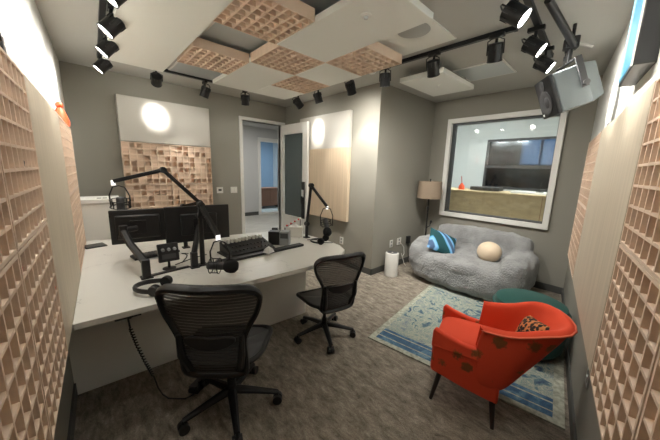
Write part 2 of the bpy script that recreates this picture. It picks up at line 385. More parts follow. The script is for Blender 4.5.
# control room seen through the window
CX0, CX1, CY0, CY1 = X2 + .14, 7.6, -1.0, 4.5
struct(MB().bounds(CX0, CX1, CY0, CY1, -.08, 0).build('floor_control_room', 'carpet', smooth=False))
struct(MB().bounds(CX0, CX1, CY0, CY1, 2.72, 2.8).build('ceiling_control_room', 'hallwall', smooth=False))
M['ctlwall'] = mat('control_room_white_paint', (.66, .69, .68), .8)
WA, WB, WC, WD = -.2, 2.56, 1.16, 2.33
mb = MB().bounds(CX1, CX1 + .1, CY0, WA, 0, 2.72).bounds(CX1, CX1 + .1, WB, CY1, 0, 2.72).bounds(CX1, CX1 + .1, WA, WB, 0, WC).bounds(CX1, CX1 + .1, WA, WB, WD, 2.72)
struct(mb.build('wall_control_room_far', 'ctlwall', smooth=False))
struct(MB().bounds(CX0, CX1, CY1, CY1 + .1, 0, 2.72).bounds(CX0, CX1, CY0 - .1, CY0, 0, 2.72).build('wall_control_room_sides', 'ctlwall', smooth=False))
w2 = struct(thing('window_2', 'dark framed night window on the far side of the control room', 'window', (CX1, (WA + WB) / 2, WC)))
hw = (WB - WA) / 2; hh = WD - WC
fm = MB()
for (y0, y1, z0, z1) in ((-hw, hw, hh - .05, hh), (-hw, hw, 0, .05), (-hw, -hw + .05, .05, hh - .05), (hw - .05, hw, .05, hh - .05), (-hw + .05, hw - .05, hh * .42, hh * .42 + .07), (-.06, .02, .05, hh * .42)):
    fm.bounds(-.02, .06, y0, y1, z0, z1)
fm.build('window_frame', 'dkgrey', w2, smooth=False)
MB().bounds(.03, .04, -hw + .05, hw - .05, .05, hh - .05).build('window_pane', 'nightpane', w2, smooth=False)
struct(MB().bounds(CX1 + .9, CX1 + .95, -3, 5.5, -.2, 3.2).build('wall_outside', mat('night_street_facade', (.045, .06, .075), .8, noise=(1.6, .8, (1, 1, 2))), smooth=False))
bl = thing('office_window', 'blue lit neighbouring window seen at the right of the night window', 'window', (CX1 + .86, 1.62, 1.72))
MB().bounds(0, .045, -.42, .42, 0, .75).build('casing', 'nightblue', bl, smooth=False)
mlit = mat('blue_lit_office_pane', (.05, .12, .25), .4, emit=(.12, .30, .65), es=.22)
for y in (-.2, .2): MB().bounds(-.01, -.001, y - .17, y + .17, .06, .69).build('pane', mlit, bl, smooth=False)
ctl = thing('mixing_desk', 'tan oak studio desk back seen through the interior window', 'desk', (5.2, 1.3, 0))
MB().bounds(0, .04, -1.2, 1.35, 0, 1.17).bounds(0, .7, 1.29, 1.35, 0, 1.17).bounds(0, .7, -1.2, -1.14, 0, 1.17).build('back_panel', 'tan', ctl, smooth=False, bevel=.003)
MB().bounds(-.015, .72, -1.22, 1.37, 1.17, 1.20).build('desktop', 'tan', ctl, smooth=False, bevel=.004)
MB().bounds(-.004, 0, -.42, -.414, 0, 1.17).build('panel_seam', 'brownwood', ctl, smooth=False)
og = thing('hand_drill', 'small orange tool standing on the studio desk behind the window', 'tool', (5.42, 2.19, 1.2))
MB().lathe([(.05, 0), (.055, .02), (.05, .07), (.025, .10), (.02, .12), (0, .125)], 14).build('body', 'orangeplastic', og); MB().cyl((0, 0, .11), (.0, .02, .25), .007).build('rod', 'redpl', og)
rk = thing('equipment_rack', 'low black audio unit lying on the studio desk behind the window', 'audio gear', (5.5, 1.78, 1.2))
MB().bounds(-.12, .12, -.24, .24, .01, .07).build('case', 'dkgrey', rk, bevel=.006)
for y in (-.12, .0, .12): MB().cyl((-.12, y, .04), (-.135, y, .04), .014).build('knob', 'black', rk)
tb = thing('paper_stack', 'pale sheaf of papers on the studio desk behind the window', 'papers', (5.48, 1.05, 1.2))
MB().box((0, 0, .012), (.24, .62, .024)).box((.01, .03, .03), (.2, .5, .012), Matrix.Rotation(.1, 3, 'Z')).build('sheets', 'sticker', tb, smooth=False)
st = thing('gooseneck_stand', 'thin dark gooseneck standing right on the studio desk behind glass', 'stand', (5.46, .98, 1.235))
MB().lathe([(.05, 0), (.05, .012), (.012, .016)], 16).build('base', 'black', st); MB().tube([(0, 0, .01), (0, 0, .14), (.0, -.03, .19)], .006).build('stem', 'black', st)
def pendant(label, loc):
    t = thing('pendant_lamp', label, 'pendant lamp', loc, group='pendant lamps of the control room')
    m = mat('lit_pendant_glass', (.9, .9, .9), .5, emit=(.95, 1, .98), es=26)
    MB().lathe([(0, -.07), (.12, -.06), (.17, 0), (.15, .05), (.05, .07), (0, .07)], 24).build('glass_shade', m, t); MB().cyl((0, 0, .07), (0, 0, 2.72 - loc[2]), .01, 8).build('stem', 'black', t)
pendant('round lit pendant lamp of the control room on the left', (5.6, 2.86, 2.53)); pendant('round lit pendant lamp of the control room on the right', (5.6, 2.36, 2.53))
ceiling_panel_light('ceiling_light', 'lit ceiling panel high over the studio desk in the control room', (5.3, .2, 2.69), .9, .6, 15, (.95, 1, .98))
# ------------------------------------------------------------------ wooden diffusers
def diffuser_meshes(tag_, n=8, S=.5, D=.09, wall=.008, var=(.35, .95), two=None, check=None):
    frm = MB(); t = .009
    frm.bounds(-S / 2, S / 2, 0, D, 0, t); frm.bounds(-S / 2, S / 2, 0, D, S - t, S); frm.bounds(-S / 2, -S / 2 + t, 0, D, t, S - t); frm.bounds(S / 2 - t, S / 2, 0, D, t, S - t)
    frm.bounds(-S / 2 + t, S / 2 - t, D - .004, D, t, S - t)
    g = MB(); p = S / n
    for i in range(1, n):
        g.bounds(-S / 2 + t, S / 2 - t, .001, D - .004, i * p - wall / 2, i * p + wall / 2)
        g.bounds(-S / 2 + i * p - wall / 2, -S / 2 + i * p + wall / 2, .0005, D - .004, t, S - t)
    b = MB()
    for i in range(n):
        for j in range(n):
            dpt = D * random.uniform(*var)
            if check and random.random() < .93: dpt = D * (check[(i + j) % 2] + random.uniform(-.05, .05))
            if two and random.random() < two[2]: dpt = D * random.uniform(two[0], two[1])
            x0 = -S / 2 + i * p + wall / 2; z0 = j * p + wall / 2
            b.bounds(x0, x0 + p - wall, min(dpt, D - .012), D - .0045, z0, z0 + p - wall)
    return frm, g, b
def make_diffuser(label, group, **k):
    t = thing('diffuser_panel', label, 'acoustic panel', group=group); a, b, c = diffuser_meshes(label, **k)
    a.build('frame', 'wood', t, smooth=False); b.build('slat_grid', 'wood', t, smooth=False); c.build('cell_blocks', 'wood2', t, smooth=False); return t
def put(o, loc, rot, sc): o.location = loc; o.rotation_euler = rot; o.scale = sc; return o
S = .5
wallgroup = 'wooden diffusers on the left wall'
Lz0, Lz1, Lzt = .725, 1.283, 1.80
LR = (0, 0, R(90) - LA)
def lpos(yc_, z): return (lw(yc_, .09), yc_, z)
protoW = make_diffuser('', wallgroup, var=(.5, .8)); protoW2 = make_diffuser('', wallgroup, var=(.45, .8))
spec = [(1.23, .49, 'wooden diffuser panel on left wall beside the oak sheet, {}', 'nearer the lens'), (.735, .49, 'wooden diffuser panel at the extreme left edge of the photo, {}', ''),
        (2.77, .5, 'wooden diffuser panel just beyond the oak sheet on left wall, {}', ''), (3.28, .5, 'wooden diffuser panel on left wall farthest from the lens over the desk, {}', '')]
first = True
for k, (yc_, wd, lab, _) in enumerate(spec):
    for z0, z1, row in ((Lz1, Lzt, 'upper one'), (Lz0, Lz1, 'lower one')):
        src = protoW if (k + (row == 'upper one')) % 2 == 0 else protoW2
        L = lab.format(row); sc = ((wd - .004) / S, 1, (z1 - z0 - .004) / S)
        if k == 0:
            src['label'] = L; put(src, lpos(yc_, z0), LR, sc)
        else: dup(src, L, lpos(yc_, z0), LR, sc)
RR = (0, 0, PI + RA); rgroup = 'wooden diffusers on the right wall'
def rpos(xx, z): return (xx, rw(xx, .09 / math.cos(RA)), z)
for xx, lab in ((1.07, 'wooden diffuser panel on right wall beside the oak sheet, {}'), (.54, 'wooden diffuser panel at the extreme right edge of the photo, {}'),
                (2.76, 'wooden diffuser panel just beyond the oak sheet on right wall, {}'), (3.165, 'wooden diffuser panel on right wall nearest the sofa corner, {}')):
    wd = .53 if xx < 2 else .405
    for z0, z1, row in ((1.285, 1.80, 'upper one'), (.775, 1.285, 'lower one')):
        dup(protoW2 if row == 'upper one' else protoW, lab.format(row), rpos(xx, z0), RR, ((wd - .004) / S / 1.0, 1, (z1 - z0 - .004) / S), rgroup)
protoB = make_diffuser('', 'wooden diffusers on the back wall', n=7, var=(.10, .2), D=.08, two=(.7, .95, .46), wall=.014); fb = True
for (xx, lab) in ((.751, 'left one'), (1.309, 'right one')):
    for z0, row in ((1.235, 'upper'), (.68, 'lower')):
        L = f'{row} checkered wooden block panel behind the monitors on back wall, {lab}'; loc = (xx, YB - .12, z0); sc = (.555 / S, 1, .549 / S)
        if fb: protoB['label'] = L; put(protoB, loc, (0, 0, 0), sc); fb = False
        else: dup(protoB, L, loc, (0, 0, PI if False else 0), sc)
protoC = make_diffuser('', 'wooden diffusers hung from the ceiling', n=7, var=(.8, .9), D=.08, two=(.3, .5, .28), wall=.0135); fc = True
CT = 2.5
for (x0, y1, lab) in ((.815, 2.155, 'large looking wooden waffle panel on ceiling at the top edge of the photo'), (.85, 3.20, 'wooden waffle ceiling panel left of centre above the back track'),
                   (1.36, 2.665, 'middle wooden waffle ceiling panel touching corners with its neighbours'), (1.895, 3.18, 'wooden waffle ceiling panel nearest the open door'),
                   (1.87, 2.15, 'wooden waffle ceiling panel beside the round ceiling speaker')):
    loc = (x0 + .255, y1, CT); sc = (.51 / S, 1, .51 / S)
    if fc: protoC['label'] = lab; put(protoC, loc, (R(90), 0, 0), sc); fc = False
    else: dup(protoC, lab, loc, (R(90), 0, 0), sc)

# flat panels
def flat_panel(name, label, m, loc, rot, w_, h_, d_, cat='acoustic panel', bev=.004):
    o = MB().bounds(-w_ / 2, w_ / 2, 0, d_, 0, h_).build(name, m, smooth=False, bevel=bev); o.location = loc; o.rotation_euler = rot
    return tag(o, label, cat)
flat_panel('oak_panel', 'smooth washed oak sheet on the left wall between diffusers', 'flatwood', lpos(1.997, Lz0), LR, 1.03, Lzt - Lz0, .088)
flat_panel('oak_panel', 'smooth washed oak sheet on the right wall behind the orange chair', 'flatwood', rpos(1.945, .775), RR, 1.21, 1.025, .088)
flat_panel('fabric_panel', 'white fabric panel above the checkered blocks on back wall', 'fabricpanel', (1.03, YB - .12, 1.792), (0, 0, 0), 1.115, .558, .12)
flat_panel('fabric_panel', 'white fabric panel on side wall above the maple sheet', 'fabricpanel', (X1 - .055, 3.47, 1.83), (0, 0, R(-90)), 1.2, .52, .055)
flat_panel('maple_panel', 'warm maple sheet on side wall under the white fabric panel', 'warmwood', (X1 - .055, 3.47, .715), (0, 0, R(-90)), 1.2, 1.113, .055)

# ceiling clouds (hung flat white panels)
def cloud(label, x0, x1, y0, y1, z0=CT, t=.045):
    t_ = thing('ceiling_cloud', label, 'ceiling panel', ((x0 + x1) / 2, (y0 + y1) / 2, z0), group='white acoustic panels hung from the ceiling')
    hx, hy = (x1 - x0) / 2, (y1 - y0) / 2
    MB().bounds(-hx, hx, -hy, hy, 0, t).build('panel', 'cloud', t_, smooth=False, bevel=.004)
    h = MB()
    for sx in (-1, 1):
        for sy in (-1, 1): h.cyl((sx * (hx - .08), sy * (hy - .08), t), (sx * (hx - .08), sy * (hy - .08), CZ - z0), .006, 8)
    h.build('hanger', 'chrome', t_); return t_
cloud('long white ceiling cloud at left above the desk and left wall spotlights', .31, .825, .5, 3.67)
cloud('white ceiling cloud carrying the round smoke detector', 1.335, 1.865, 1.06, 2.15)
cloud('white ceiling cloud between two waffle panels near the back wall', 1.36, 1.885, 2.67, 3.67)
cloud('small white ceiling cloud squeezed between three waffle panels toward the alcove', 1.885, 2.40, 2.155, 2.665)
cloud('white ceiling cloud in the far corner above the open door', 1.89, 2.41, 3.19, 3.67)
cloud('thick white ceiling cloud floating over the alcove lamp', 2.82, 3.61, 1.445, 1.955, 2.49, .05)
# flush ceiling panels
def troffer(label, x0, x1, y0, y1):
    t = thing('ceiling_light', label, 'ceiling light', ((x0 + x1) / 2, (y0 + y1) / 2, CZ - .012), group='unlit flush ceiling lights')
    hx, hy = (x1 - x0) / 2, (y1 - y0) / 2
    MB().bounds(-hx, hx, -hy, hy, .003, .012).build('frame', 'frame', t, smooth=False); MB().bounds(-hx + .02, hx - .02, -hy + .02, hy - .02, 0, .003).build('diffuser', 'panelglass', t, smooth=False)
troffer('unlit bluish ceiling light between two wooden waffle panels', .92, 1.5, 2.36, 2.98)
troffer('unlit bluish ceiling light at the top edge beside the waffle panel', .92, 1.5, 1.15, 1.83)
troffer('unlit bluish ceiling light by the black track near the back wall', .95, 1.55, 3.45, 4.0)
troffer('unlit flush ceiling light near the interior window', 3.24, 3.73, 1.05, 1.55)
sp = thing('ceiling_speaker', 'white ceiling tile with a round grey speaker grille', 'speaker', (2.24, 1.45, CZ - .012))
MB().bounds(-.26, .26, -.26, .26, .002, .012).build('tile', 'cloud', sp, smooth=False); MB().lathe([(.125, .002), (.13, -.004), (.12, -.008), (.0, -.008)], 32, (-.12, -.08, 0)).build('grille', 'grillegrey', sp)
sm = thing('smoke_detector', 'small round white detector under the white ceiling cloud', 'smoke detector', (1.508, 1.341, CT))
MB().lathe([(.035, 0), (.037, -.006), (.028, -.01), (.0, -.01)], 24).build('plate', 'whitep', sm); MB().lathe([(.016, -.01), (.012, -.025), (0, -.026)], 16).build('sensor', 'chrome', sm)
sd = thing('smoke_detector', 'small round white detector on the ceiling by the alcove corner', 'smoke detector', (2.62, 2.2, CZ))
MB().lathe([(.05, 0), (.052, -.015), (.035, -.035), (.0, -.037)], 24).build('plate', 'whitep', sd)
sk = thing('sprinkler', 'tiny sprinkler head under the alcove ceiling cloud', 'sprinkler', (3.2, 1.68, 2.49))
MB().lathe([(.02, 0), (.02, -.006), (.008, -.008), (.008, -.02), (.014, -.022), (0, -.024)], 14).build('head', 'whitep', sk)

# ------------------------------------------------------------------ tracks and spotlights
def track(label, a, b):
    a, b = Vector(a), Vector(b); d = b - a
    t = thing('light_track', label, 'light track', tuple(a), math.atan2(d.y, d.x), 'black lighting tracks on the ceiling'); L = d.length
    MB().bounds(0, L, -.019, .019, 0, CZ - a.z).build('rail', 'black', t, smooth=False, bevel=.003)
    for x in (-.012, L + .012): MB().bounds(x - .012, x + .012, -.021, .021, -.002, CZ - a.z).build('end_cap', 'blackmetal', t, smooth=False)
TZ = 2.595
track('black light track along the left wall above the desk', (.19, .7, TZ), (.315, 4.0, TZ))
track('black light track along the back wall, glimpsed between ceiling panels', (.34, 3.98, TZ), (2.48, 3.98, TZ))
track('long black light track running beside the waffle panels to the sofa', (2.56, 3.95, TZ), (2.62, .80, TZ))
track('short black light track along the right wall beside the hanging speaker', (.7, .54, TZ), (3.4, .70, TZ))

spotproto = None; SPILL = .35
def aim_rot(d): return Vector(d).to_track_quat('-Z', 'Y').to_euler()
def spot(label, head, target, power, angle=46, spill=None):
    global spotproto
    head = Vector(head); d = (Vector(target) - head).normalized(); z = TZ - head.z
    if spotproto is None:
        t = thing('track_spotlight', label, 'spotlight', group='black track spotlights')
        MB().bounds(-.018, .018, -.055, .055, -.03, 0).build('adapter', 'black', t, bevel=.004)
        MB().cyl((0, 0, -z), (0, 0, -.03), .011, 12).build('stem', 'black', t)
        K = .74
        hd_ = MB().lathe([(.0, .10), (.06, .098), (.067, .09), (.067, -.085), (.071, -.09), (.071, -.10), (.062, -.10), (.06, -.088), (0, -.088)], 28)
        for a in range(12):
            hd_.box((.067 * math.cos(a * PI / 6), .067 * math.sin(a * PI / 6), .06), (.012, .004, .06), Matrix.Rotation(a * PI / 6, 3, 'Z'))
        hd_.v = [(.80 * v[0], .80 * v[1], .66 * v[2]) for v in hd_.v]; hd_ = hd_.build('lamp_head', 'blackmetal', t); hd_.location = (0, 0, -z)
        MB().lathe([(0, -.0605), (.048, -.0605), (.048, -.059), (0, -.059)], 28).build('lamp_lens', 'lens', hd_)
        MB().tube([(x * K, 0, z_ * K) for x, z_ in ((.078, -.02), (.078, .03), (.076, .11), (.03, .135), (-.03, .135), (-.076, .11), (-.078, .03), (-.078, -.02))], .005, 8).build('bracket', 'black', hd_)
        spotproto = t
    else: t = dup(spotproto, label)
    t.location = (head.x, head.y, TZ)
    h = kids(t, 'lamp_head')[0]; h.location = (0, 0, -z); h.rotation_euler = aim_rot(d)
    s = kids(t, 'stem')[0]; s.scale = (1, 1, 1)
    for nm, e_, an, bl_ in (('spot_beam', power, angle, .7), ('spot_spill', power * SPILL if spill is None else spill, 150, 1.)):
        if e_ <= 0: continue
        ld = bpy.data.lights.new(nm, 'SPOT'); ld.energy = e_; ld.spot_size = R(an); ld.spot_blend = bl_; ld.shadow_soft_size = .05; ld.color = (1, .965, .90)
        lo = bpy.data.objects.new(nm, ld); C.objects.link(lo); lo.location = head + d * .08; lo.rotation_euler = aim_rot(d)
    return t
HZ = 2.46; SPILL = .35
PW = 34
def lspot(label, x, y, k=1.): spot(label, (x, y, HZ), (x - .36, y + .05, HZ - .42), PW * .36 * k, spill=PW * .3 * k)
def rspot(label, x, y, k=1., sp=None): spot(label, (x, y, HZ), (x + .06, y - .40, HZ - .30), PW * k, spill=sp)
lspot('lit black spotlight at the top edge above the left wall, nearest the lens', .28, 2.13)
lspot('second lit black spotlight of the left wall row from the top', .30, 2.66)
lspot('third lit black spotlight of the left wall row from the top', .31, 3.16)
lspot('lowest and farthest black spotlight of the left wall row', .315, 3.74)
lspot('unseen black spotlight added over the left wall, above the frame edge', .235, 1.6, .45)  # this and the next three are unseen spotlights added for fill light
lspot('unseen black spotlight added over the nearest left wall diffusers, above the frame', .20, .95, .4)
rspot('unseen black spotlight added over the right wall, above the frame edge', 1.5, .60, .7)
rspot('unseen black spotlight added over the nearest right wall diffusers, above the frame', .95, .56, .7)
spot('black spotlight left on the back track shining at the white fabric panel', (.80, 3.86, HZ), (.885, 4.49, 2.14), PW * 1.0, angle=31, spill=PW * .035)
spot('black spotlight in the middle of the back track below the waffle panel', (1.375, 3.98, HZ), (1.08, 4.48, 1.15), PW * .32, angle=48, spill=PW * .06)
spot('black spotlight on the back track above the door frame', (1.93, 3.97, HZ), (2.3, 4.7, .7), PW * .15, spill=PW * .06)
spot('black spotlight in the far corner shining at the side fabric panel', (2.56, 3.54, HZ), (2.98, 3.57, 2.12), PW * .6, angle=42, spill=PW * .05)
spot('black spotlight next to the corner one under the waffle panel by the door', (2.56, 3.08, HZ), (3.0, 3.0, 1.2), PW * .3, angle=60)
spot('black spotlight aimed at the bare side wall right of the fabric panel', (2.52, 2.43, HZ), (3.03, 2.60, 1.80), PW * .6, angle=50, spill=PW * .45)
spot('black spotlight beside the small alcove detector at the wall corner', (2.545, 1.95, HZ), (3.0, 2.2, .3), PW * .6, angle=66, spill=PW * .3)
spot('black spotlight hanging in front of the thick alcove ceiling cloud', (2.57, 1.42, HZ), (3.9, 1.75, .4), PW * .4, angle=60, spill=PW * .6)
spot('black spotlight under the track end nearest the right wall spotlights', (2.58, .90, HZ), (3.6, 1.15, .3), PW * .5, angle=60, spill=PW * .5)
rspot('large lit spotlight nearest the lens on the right wall track', 2.07, .636)
rspot('middle lit spotlight on the right wall track with wire bracket', 2.66, .66, .8, PW * .12)
rspot('farthest lit spotlight on the right wall track, touching the grey speaker outline', 3.13, .68, .7, PW * .12)

# ------------------------------------------------------------------ hanging speaker, wall display
spk = thing('studio_speaker', 'grey wedge loudspeaker hanging by a bracket above the interior window', 'speaker', (2.90, .425, 2.165)); spk.scale = (.86, .86, .86)
ax = Vector((-.47, .80, -.36)).normalized()     # direction the baffle faces
q = ax.to_track_quat('-Y', 'Z').to_matrix()     # local -y looks out of the baffle
sw, sh, sd_ = .15, .17, .42
def ring(y, w_, h0, h1): return [q @ Vector(v) for v in ((-w_, y, h0), (w_, y, h0), (w_, y, h1), (-w_, y, h1))]
MB().loft([ring(-.17, sw, -sh, sh), ring(.05, sw, -sh, sh), ring(.16, sw * .66, -sh * .8, sh * .9)]).build('cabinet', 'speakergrey', spk, smooth=False, bevel=.012, fix=True)
MB().loft([ring(-.205, sw + .004, -sh - .004, sh + .004), ring(-.171, sw + .004, -sh - .004, sh + .004)]).build('front_baffle', 'black', spk, smooth=False, bevel=.01, fix=True)
MB().lathe([(.105, 0), (.11, .008), (.09, .012), (.05, .0), (.03, .008), (0, .012)], 28, q @ Vector((0, -.206, -.04)), q @ Matrix.Rotation(R(90), 3, 'X')).build('woofer', 'dkgrey', spk)
MB().lathe([(.045, 0), (.048, .006), (.02, .004), (0, .01)], 24, q @ Vector((0, -.206, .115)), q @ Matrix.Rotation(R(90), 3, 'X')).build('tweeter', 'dkgrey', spk)
MB().box(q @ Vector((-.11, -.207, -.14)), (.02, .004, .02), q).build('badge', 'sticker', spk)
yk = MB()
for sx in (-1, 1):
    yk.box(q @ Vector((sx * (sw + .012), .02, .10)), (.012, .05, .26), q)
yk.box(q @ Vector((0, .02, .225)), (2 * sw + .036, .05, .012), q)
yk = yk.build('yoke', 'dkgrey', spk, smooth=False, bevel=.003)
for sx in (-1, 1): MB().cyl(q @ Vector((sx * (sw + .016), .02, 0)), q @ Vector((sx * (sw + .045), .02, 0)), .022, 16).build('knob', 'dkgrey', spk)
top = q @ Vector((0, .02, .225)); o3 = Vector((2.90, .425, 2.165)); topw = o3 + top * .86
hg = thing('speaker_mount', 'black clamp and pipe holding the grey speaker to the ceiling', 'bracket', (topw.x, topw.y, topw.z))
zc = CZ - topw.z
MB().cyl((0, 0, .006), (.0, .0, zc * .55), .018, 14).build('drop_pipe', 'blackmetal', hg)
MB().cyl((.0, -.02, zc * .42), (-.52, .07, zc - .02), .024, 14).build('cross_pipe', 'blackmetal', hg)
MB().box((0, 0, zc * .5), (.075, .085, .085), Matrix.Rotation(.4, 3, 'Z')).build('clamp', 'black', hg, bevel=.008); MB().cyl((.0, -.02, zc * .5), (.05, -.12, zc * .36), .013, 10).build('clamp_handle', 'chrome', hg)
MB().cyl((.02, .0, zc * .5), (.02, 0, zc), .012, 10).build('support_rod', 'blackmetal', hg)
ch = MB()
for i in range(5): ch.box((.035, .03, .02 + i * .028), (.018, .006, .03), Matrix.Rotation(i * PI / 2, 3, 'Z'))
ch.build('safety_chain', 'blackmetal', hg)

dp = thing('wall_display', 'wall mounted display glowing cyan above the right oak sheet', 'screen', (2.10, .108, 2.0), math.atan2(.058, .418))
MB().bounds(-.205, .205, -.085, 0, 0, .58).build('body', 'black', dp, bevel=.004)
MB().bounds(-.195, .195, .0005, .004, .02, .56).build('screen_panel', 'hair', dp, smooth=False)
tk_ = MB()
mbar = mat('white_display_text', (.05, .06, .06), .5, emit=(.21, .36, .40), es=1.8)
for i in range(22): tk_.bounds(.10, .18, .0045, .0055, .035 + i * .0235, .045 + i * .0235)
tk_.build('list_rows', mbar, dp, smooth=False)
MB().bounds(-.205, -.190, 0, .006, 0, .58).build('bezel', 'whitep', dp, smooth=False)
MB().bounds(-.15, .15, -.1, -.085, .1, .4).build('bracket', 'black', dp)

# ------------------------------------------------------------------ desk
TOP = .74
poly = [(-.3, 1.697), (.235, 1.685), (.67, 1.664), (1.24, 1.632), (1.55, 1.645), (1.74, 1.70), (1.86, 1.79), (1.93, 1.93), (1.955, 2.1), (1.955, 2.3), (1.93, 2.55), (1.86, 2.75), (1.70, 2.9), (1.45, 2.95), (1.22, 2.99), (.75, 3.22), (.34, 3.46), (.02, 3.56), (-.02, 3.56)]
poly = [(max(x, lw(y, .092)), y) for x, y in poly]
dk = thing('studio_desk', 'long white marble topped studio desk with curved right end', 'desk', (0, 0, 0))
MB().prism(poly, TOP - .035, TOP).build('desktop', 'marble', dk, smooth=False, bevel=.004, fix=True)
a, b = Vector((lw(2.242) + .003, 2.245)), Vector((1.655, 2.135)); dd = (b - a).normalized(); nn = Vector((-dd.y, dd.x)) * .03
MB().prism([tuple(a), tuple(b), tuple(b + nn), tuple(a + nn)], .0, TOP - .035).build('front_panel', 'frontwhite', dk, smooth=False, fix=True)
MB().bounds(1.625, 1.655, 2.168, 2.80, 0, TOP - .035).build('end_panel', 'white', dk, smooth=False)
MB().bounds(.1, .13, 2.5, 3.35, 0, TOP - .035).build('back_leg', 'white', dk, smooth=False)
ld_ = thing('ledge_cabinet', 'white raised ledge cabinet between left wall and block panels', 'cabinet', (lw(3.7) + .01, 3.565, 0), R(-4))
MB().bounds(0.005, .36, 0, .33, 0, 1.107).build('body', 'white', ld_, smooth=False)
MB().bounds(0.005, .37, -.012, .34, 1.107, 1.147).build('top', 'frame', ld_, smooth=False, bevel=.003)
MB().bounds(.19, .225, .07, .12, 1.147, 1.15).bounds(.235, .27, .07, .12, 1.147, 1.15).build('power_outlet', 'black', ld_, smooth=False)
bx = thing('cable_box', 'small black box clamped under the front edge of the desk', 'cable box', (.125, 1.765, TOP - .036))
MB().prism([(-.05, -.03), (.07, -.035), (.06, .05), (-.04, .05)], -.03, 0).build('case', 'black', bx, bevel=.004, fix=True); MB().cyl((.02, .0, -.045), (.02, 0, -.03), .008).build('plug', 'black', bx)
cd = MB(); pts = []
path = [(.135, 1.76, .66), (.14, 1.765, .60), (.165, 1.80, .466), (.203, 1.84, .306), (.235, 1.86, .19)]
def along(P, t):
    t *= len(P) - 1; i = min(int(t), len(P) - 2); return Vector(P[i]).lerp(Vector(P[i + 1]), t - i)
for i in range(181):
    t = i / 180; a_ = i * .9; q_ = along(path, t); amp = .007 if t > .25 else .001
    pts.append((q_.x + amp * math.cos(a_), q_.y + amp * math.sin(a_), q_.z))
pts += [(.255, 1.86, .09), (.275, 1.85, .035), (.30, 1.82, .012), (.34, 1.785, .009), (.38, 1.75, .009), (.42, 1.75, .009), (.46, 1.765, .009)]
tag(cd.tube(pts, .0045, 6).build('coiled_cord', 'black'), 'black coiled cord hanging from the desk edge to the carpet', 'cord')
pd = thing('foot_pedal', 'low black foot pedal on the carpet behind the front chair', 'pedal', (.47, 1.80, 0), R(40))
MB().box((0, 0, .015), (.1, .07, .03)).build('base', 'black', pd, bevel=.005); MB().box((.0, .0, .038), (.09, .06, .012), Matrix.Rotation(.12, 3, 'Y')).build('treadle', 'dkgrey', pd, bevel=.003)

# ------------------------------------------------------------------ things on the desk
def monitor(label, cx, cy, zc_, w_, h_, rz, tilt=0):
    t = thing('computer_monitor', label, 'monitor', (cx, cy, zc_), rz, 'two dark monitors seen from behind')
    MB().bounds(-w_ / 2, w_ / 2, 0, .028, -h_ / 2, h_ / 2).build('rear_shell', 'black', t, bevel=.005)
    MB().bounds(-w_ / 2 + .008, w_ / 2 - .008, .0285, .031, -h_ / 2 + .01, h_ / 2 - .01).build('screen', 'screen', t, smooth=False)
    MB().bounds(-.14, .14, -.025, .002, -.09, .09).build('connector_hump', 'black', t, bevel=.01); MB().bounds(-.05, .05, -.034, -.026, -.05, .05).build('vesa_plate', 'blackmetal', t, bevel=.002)
    return t
monitor('black monitor at left over the desk, back toward the lens', .318, 2.49, 1.035, .345, .255, R(-8))
monitor('black monitor at right behind the microphone arm, back toward the lens', .735, 2.43, 1.02, .50, .30, R(-6))
ma = thing('monitor_mount', 'black jointed monitor arm leaning up from the desk rail at left', 'monitor arm', (.29, 2.14, TOP))
MB().bounds(-.035, .035, -.035, .035, 0, .008).build('base_plate', 'black', ma); MB().bounds(-.024, .024, -.024, .024, .008, .13).build('post', 'black', ma, bevel=.004)
MB().tube([(0, 0, .11), (-.055, .16, .21), (-.075, .27, .29)], .024, 6).build('lower_arm', 'black', ma); MB().cyl((-.075, .27, .25), (-.075, .27, .325), .026, 14).build('elbow', 'black', ma)
MB().cyl((-.075, .27, .29), (.01, .308, .29), .02, 12).build('wrist', 'black', ma)
m2 = thing('monitor_mount', 'short black monitor arm with bracket behind the small speaker box', 'monitor arm', (.60, 2.15, TOP))
MB().bounds(-.03, .03, -.03, .03, 0, .008).build('base_plate', 'black', m2); MB().bounds(-.022, .022, -.022, .022, .008, .12).build('post', 'black', m2, bevel=.004)
MB().tube([(0, 0, .10), (.05, .1, .17), (.12, .235, .27)], .022, 6).build('lower_arm', 'black', m2)
rl = tag(MB().box((.445, 2.165, TOP + .006), (.25, .028, .012), Matrix.Rotation(.13, 3, 'Z')).build('desk_rail', 'black', bevel=.003), 'thin black rail lying on the desk between the arm posts', 'rail')
kb = thing('keyboard', 'black keyboard edge on the desk below the monitors', 'keyboard', (.47, 2.66, TOP), R(8))
MB().bounds(-.20, .14, -.065, .065, .004, .022).build('case', 'black', kb, bevel=.004)
kk = MB()
for i in range(14):
    for j in range(4): kk.bounds(-.19 + i * .0232, -.172 + i * .0232, -.055 + j * .028, -.033 + j * .028, .022, .028)
kk.build('keys', 'dkgrey', kb, smooth=False)
sb = thing('headphone_amp', 'small black control box on a stand below the monitors', 'audio gear', (.45, 2.24, TOP))
MB().box((0, 0, .125), (.135, .035, .135), Matrix.Rotation(-.2, 3, 'X')).build('case', 'black', sb, bevel=.006); MB().lathe([(.045, 0), (.045, .006), (.01, .01), (.008, .06)], 18).build('foot', 'black', sb)
for i in (-1, 0, 1): MB().cyl((i * .038, -.018, .155), (i * .038, -.034, .152), .011, 14).build('knob', 'grey', sb)
MB().box((0, -.0225, .10), (.09, .002, .035), Matrix.Rotation(-.2, 3, 'X')).build('fader_strip', 'dkgrey', sb)
hp = thing('headphones', 'black headphones resting on the desk behind the front chair', 'headphones', (.295, 1.875, TOP), R(52))
arc = [(.082 * math.cos(a), .10 * math.sin(a), .022 + .012 * math.sin(a)) for a in (PI * k / 14 for k in range(15))]
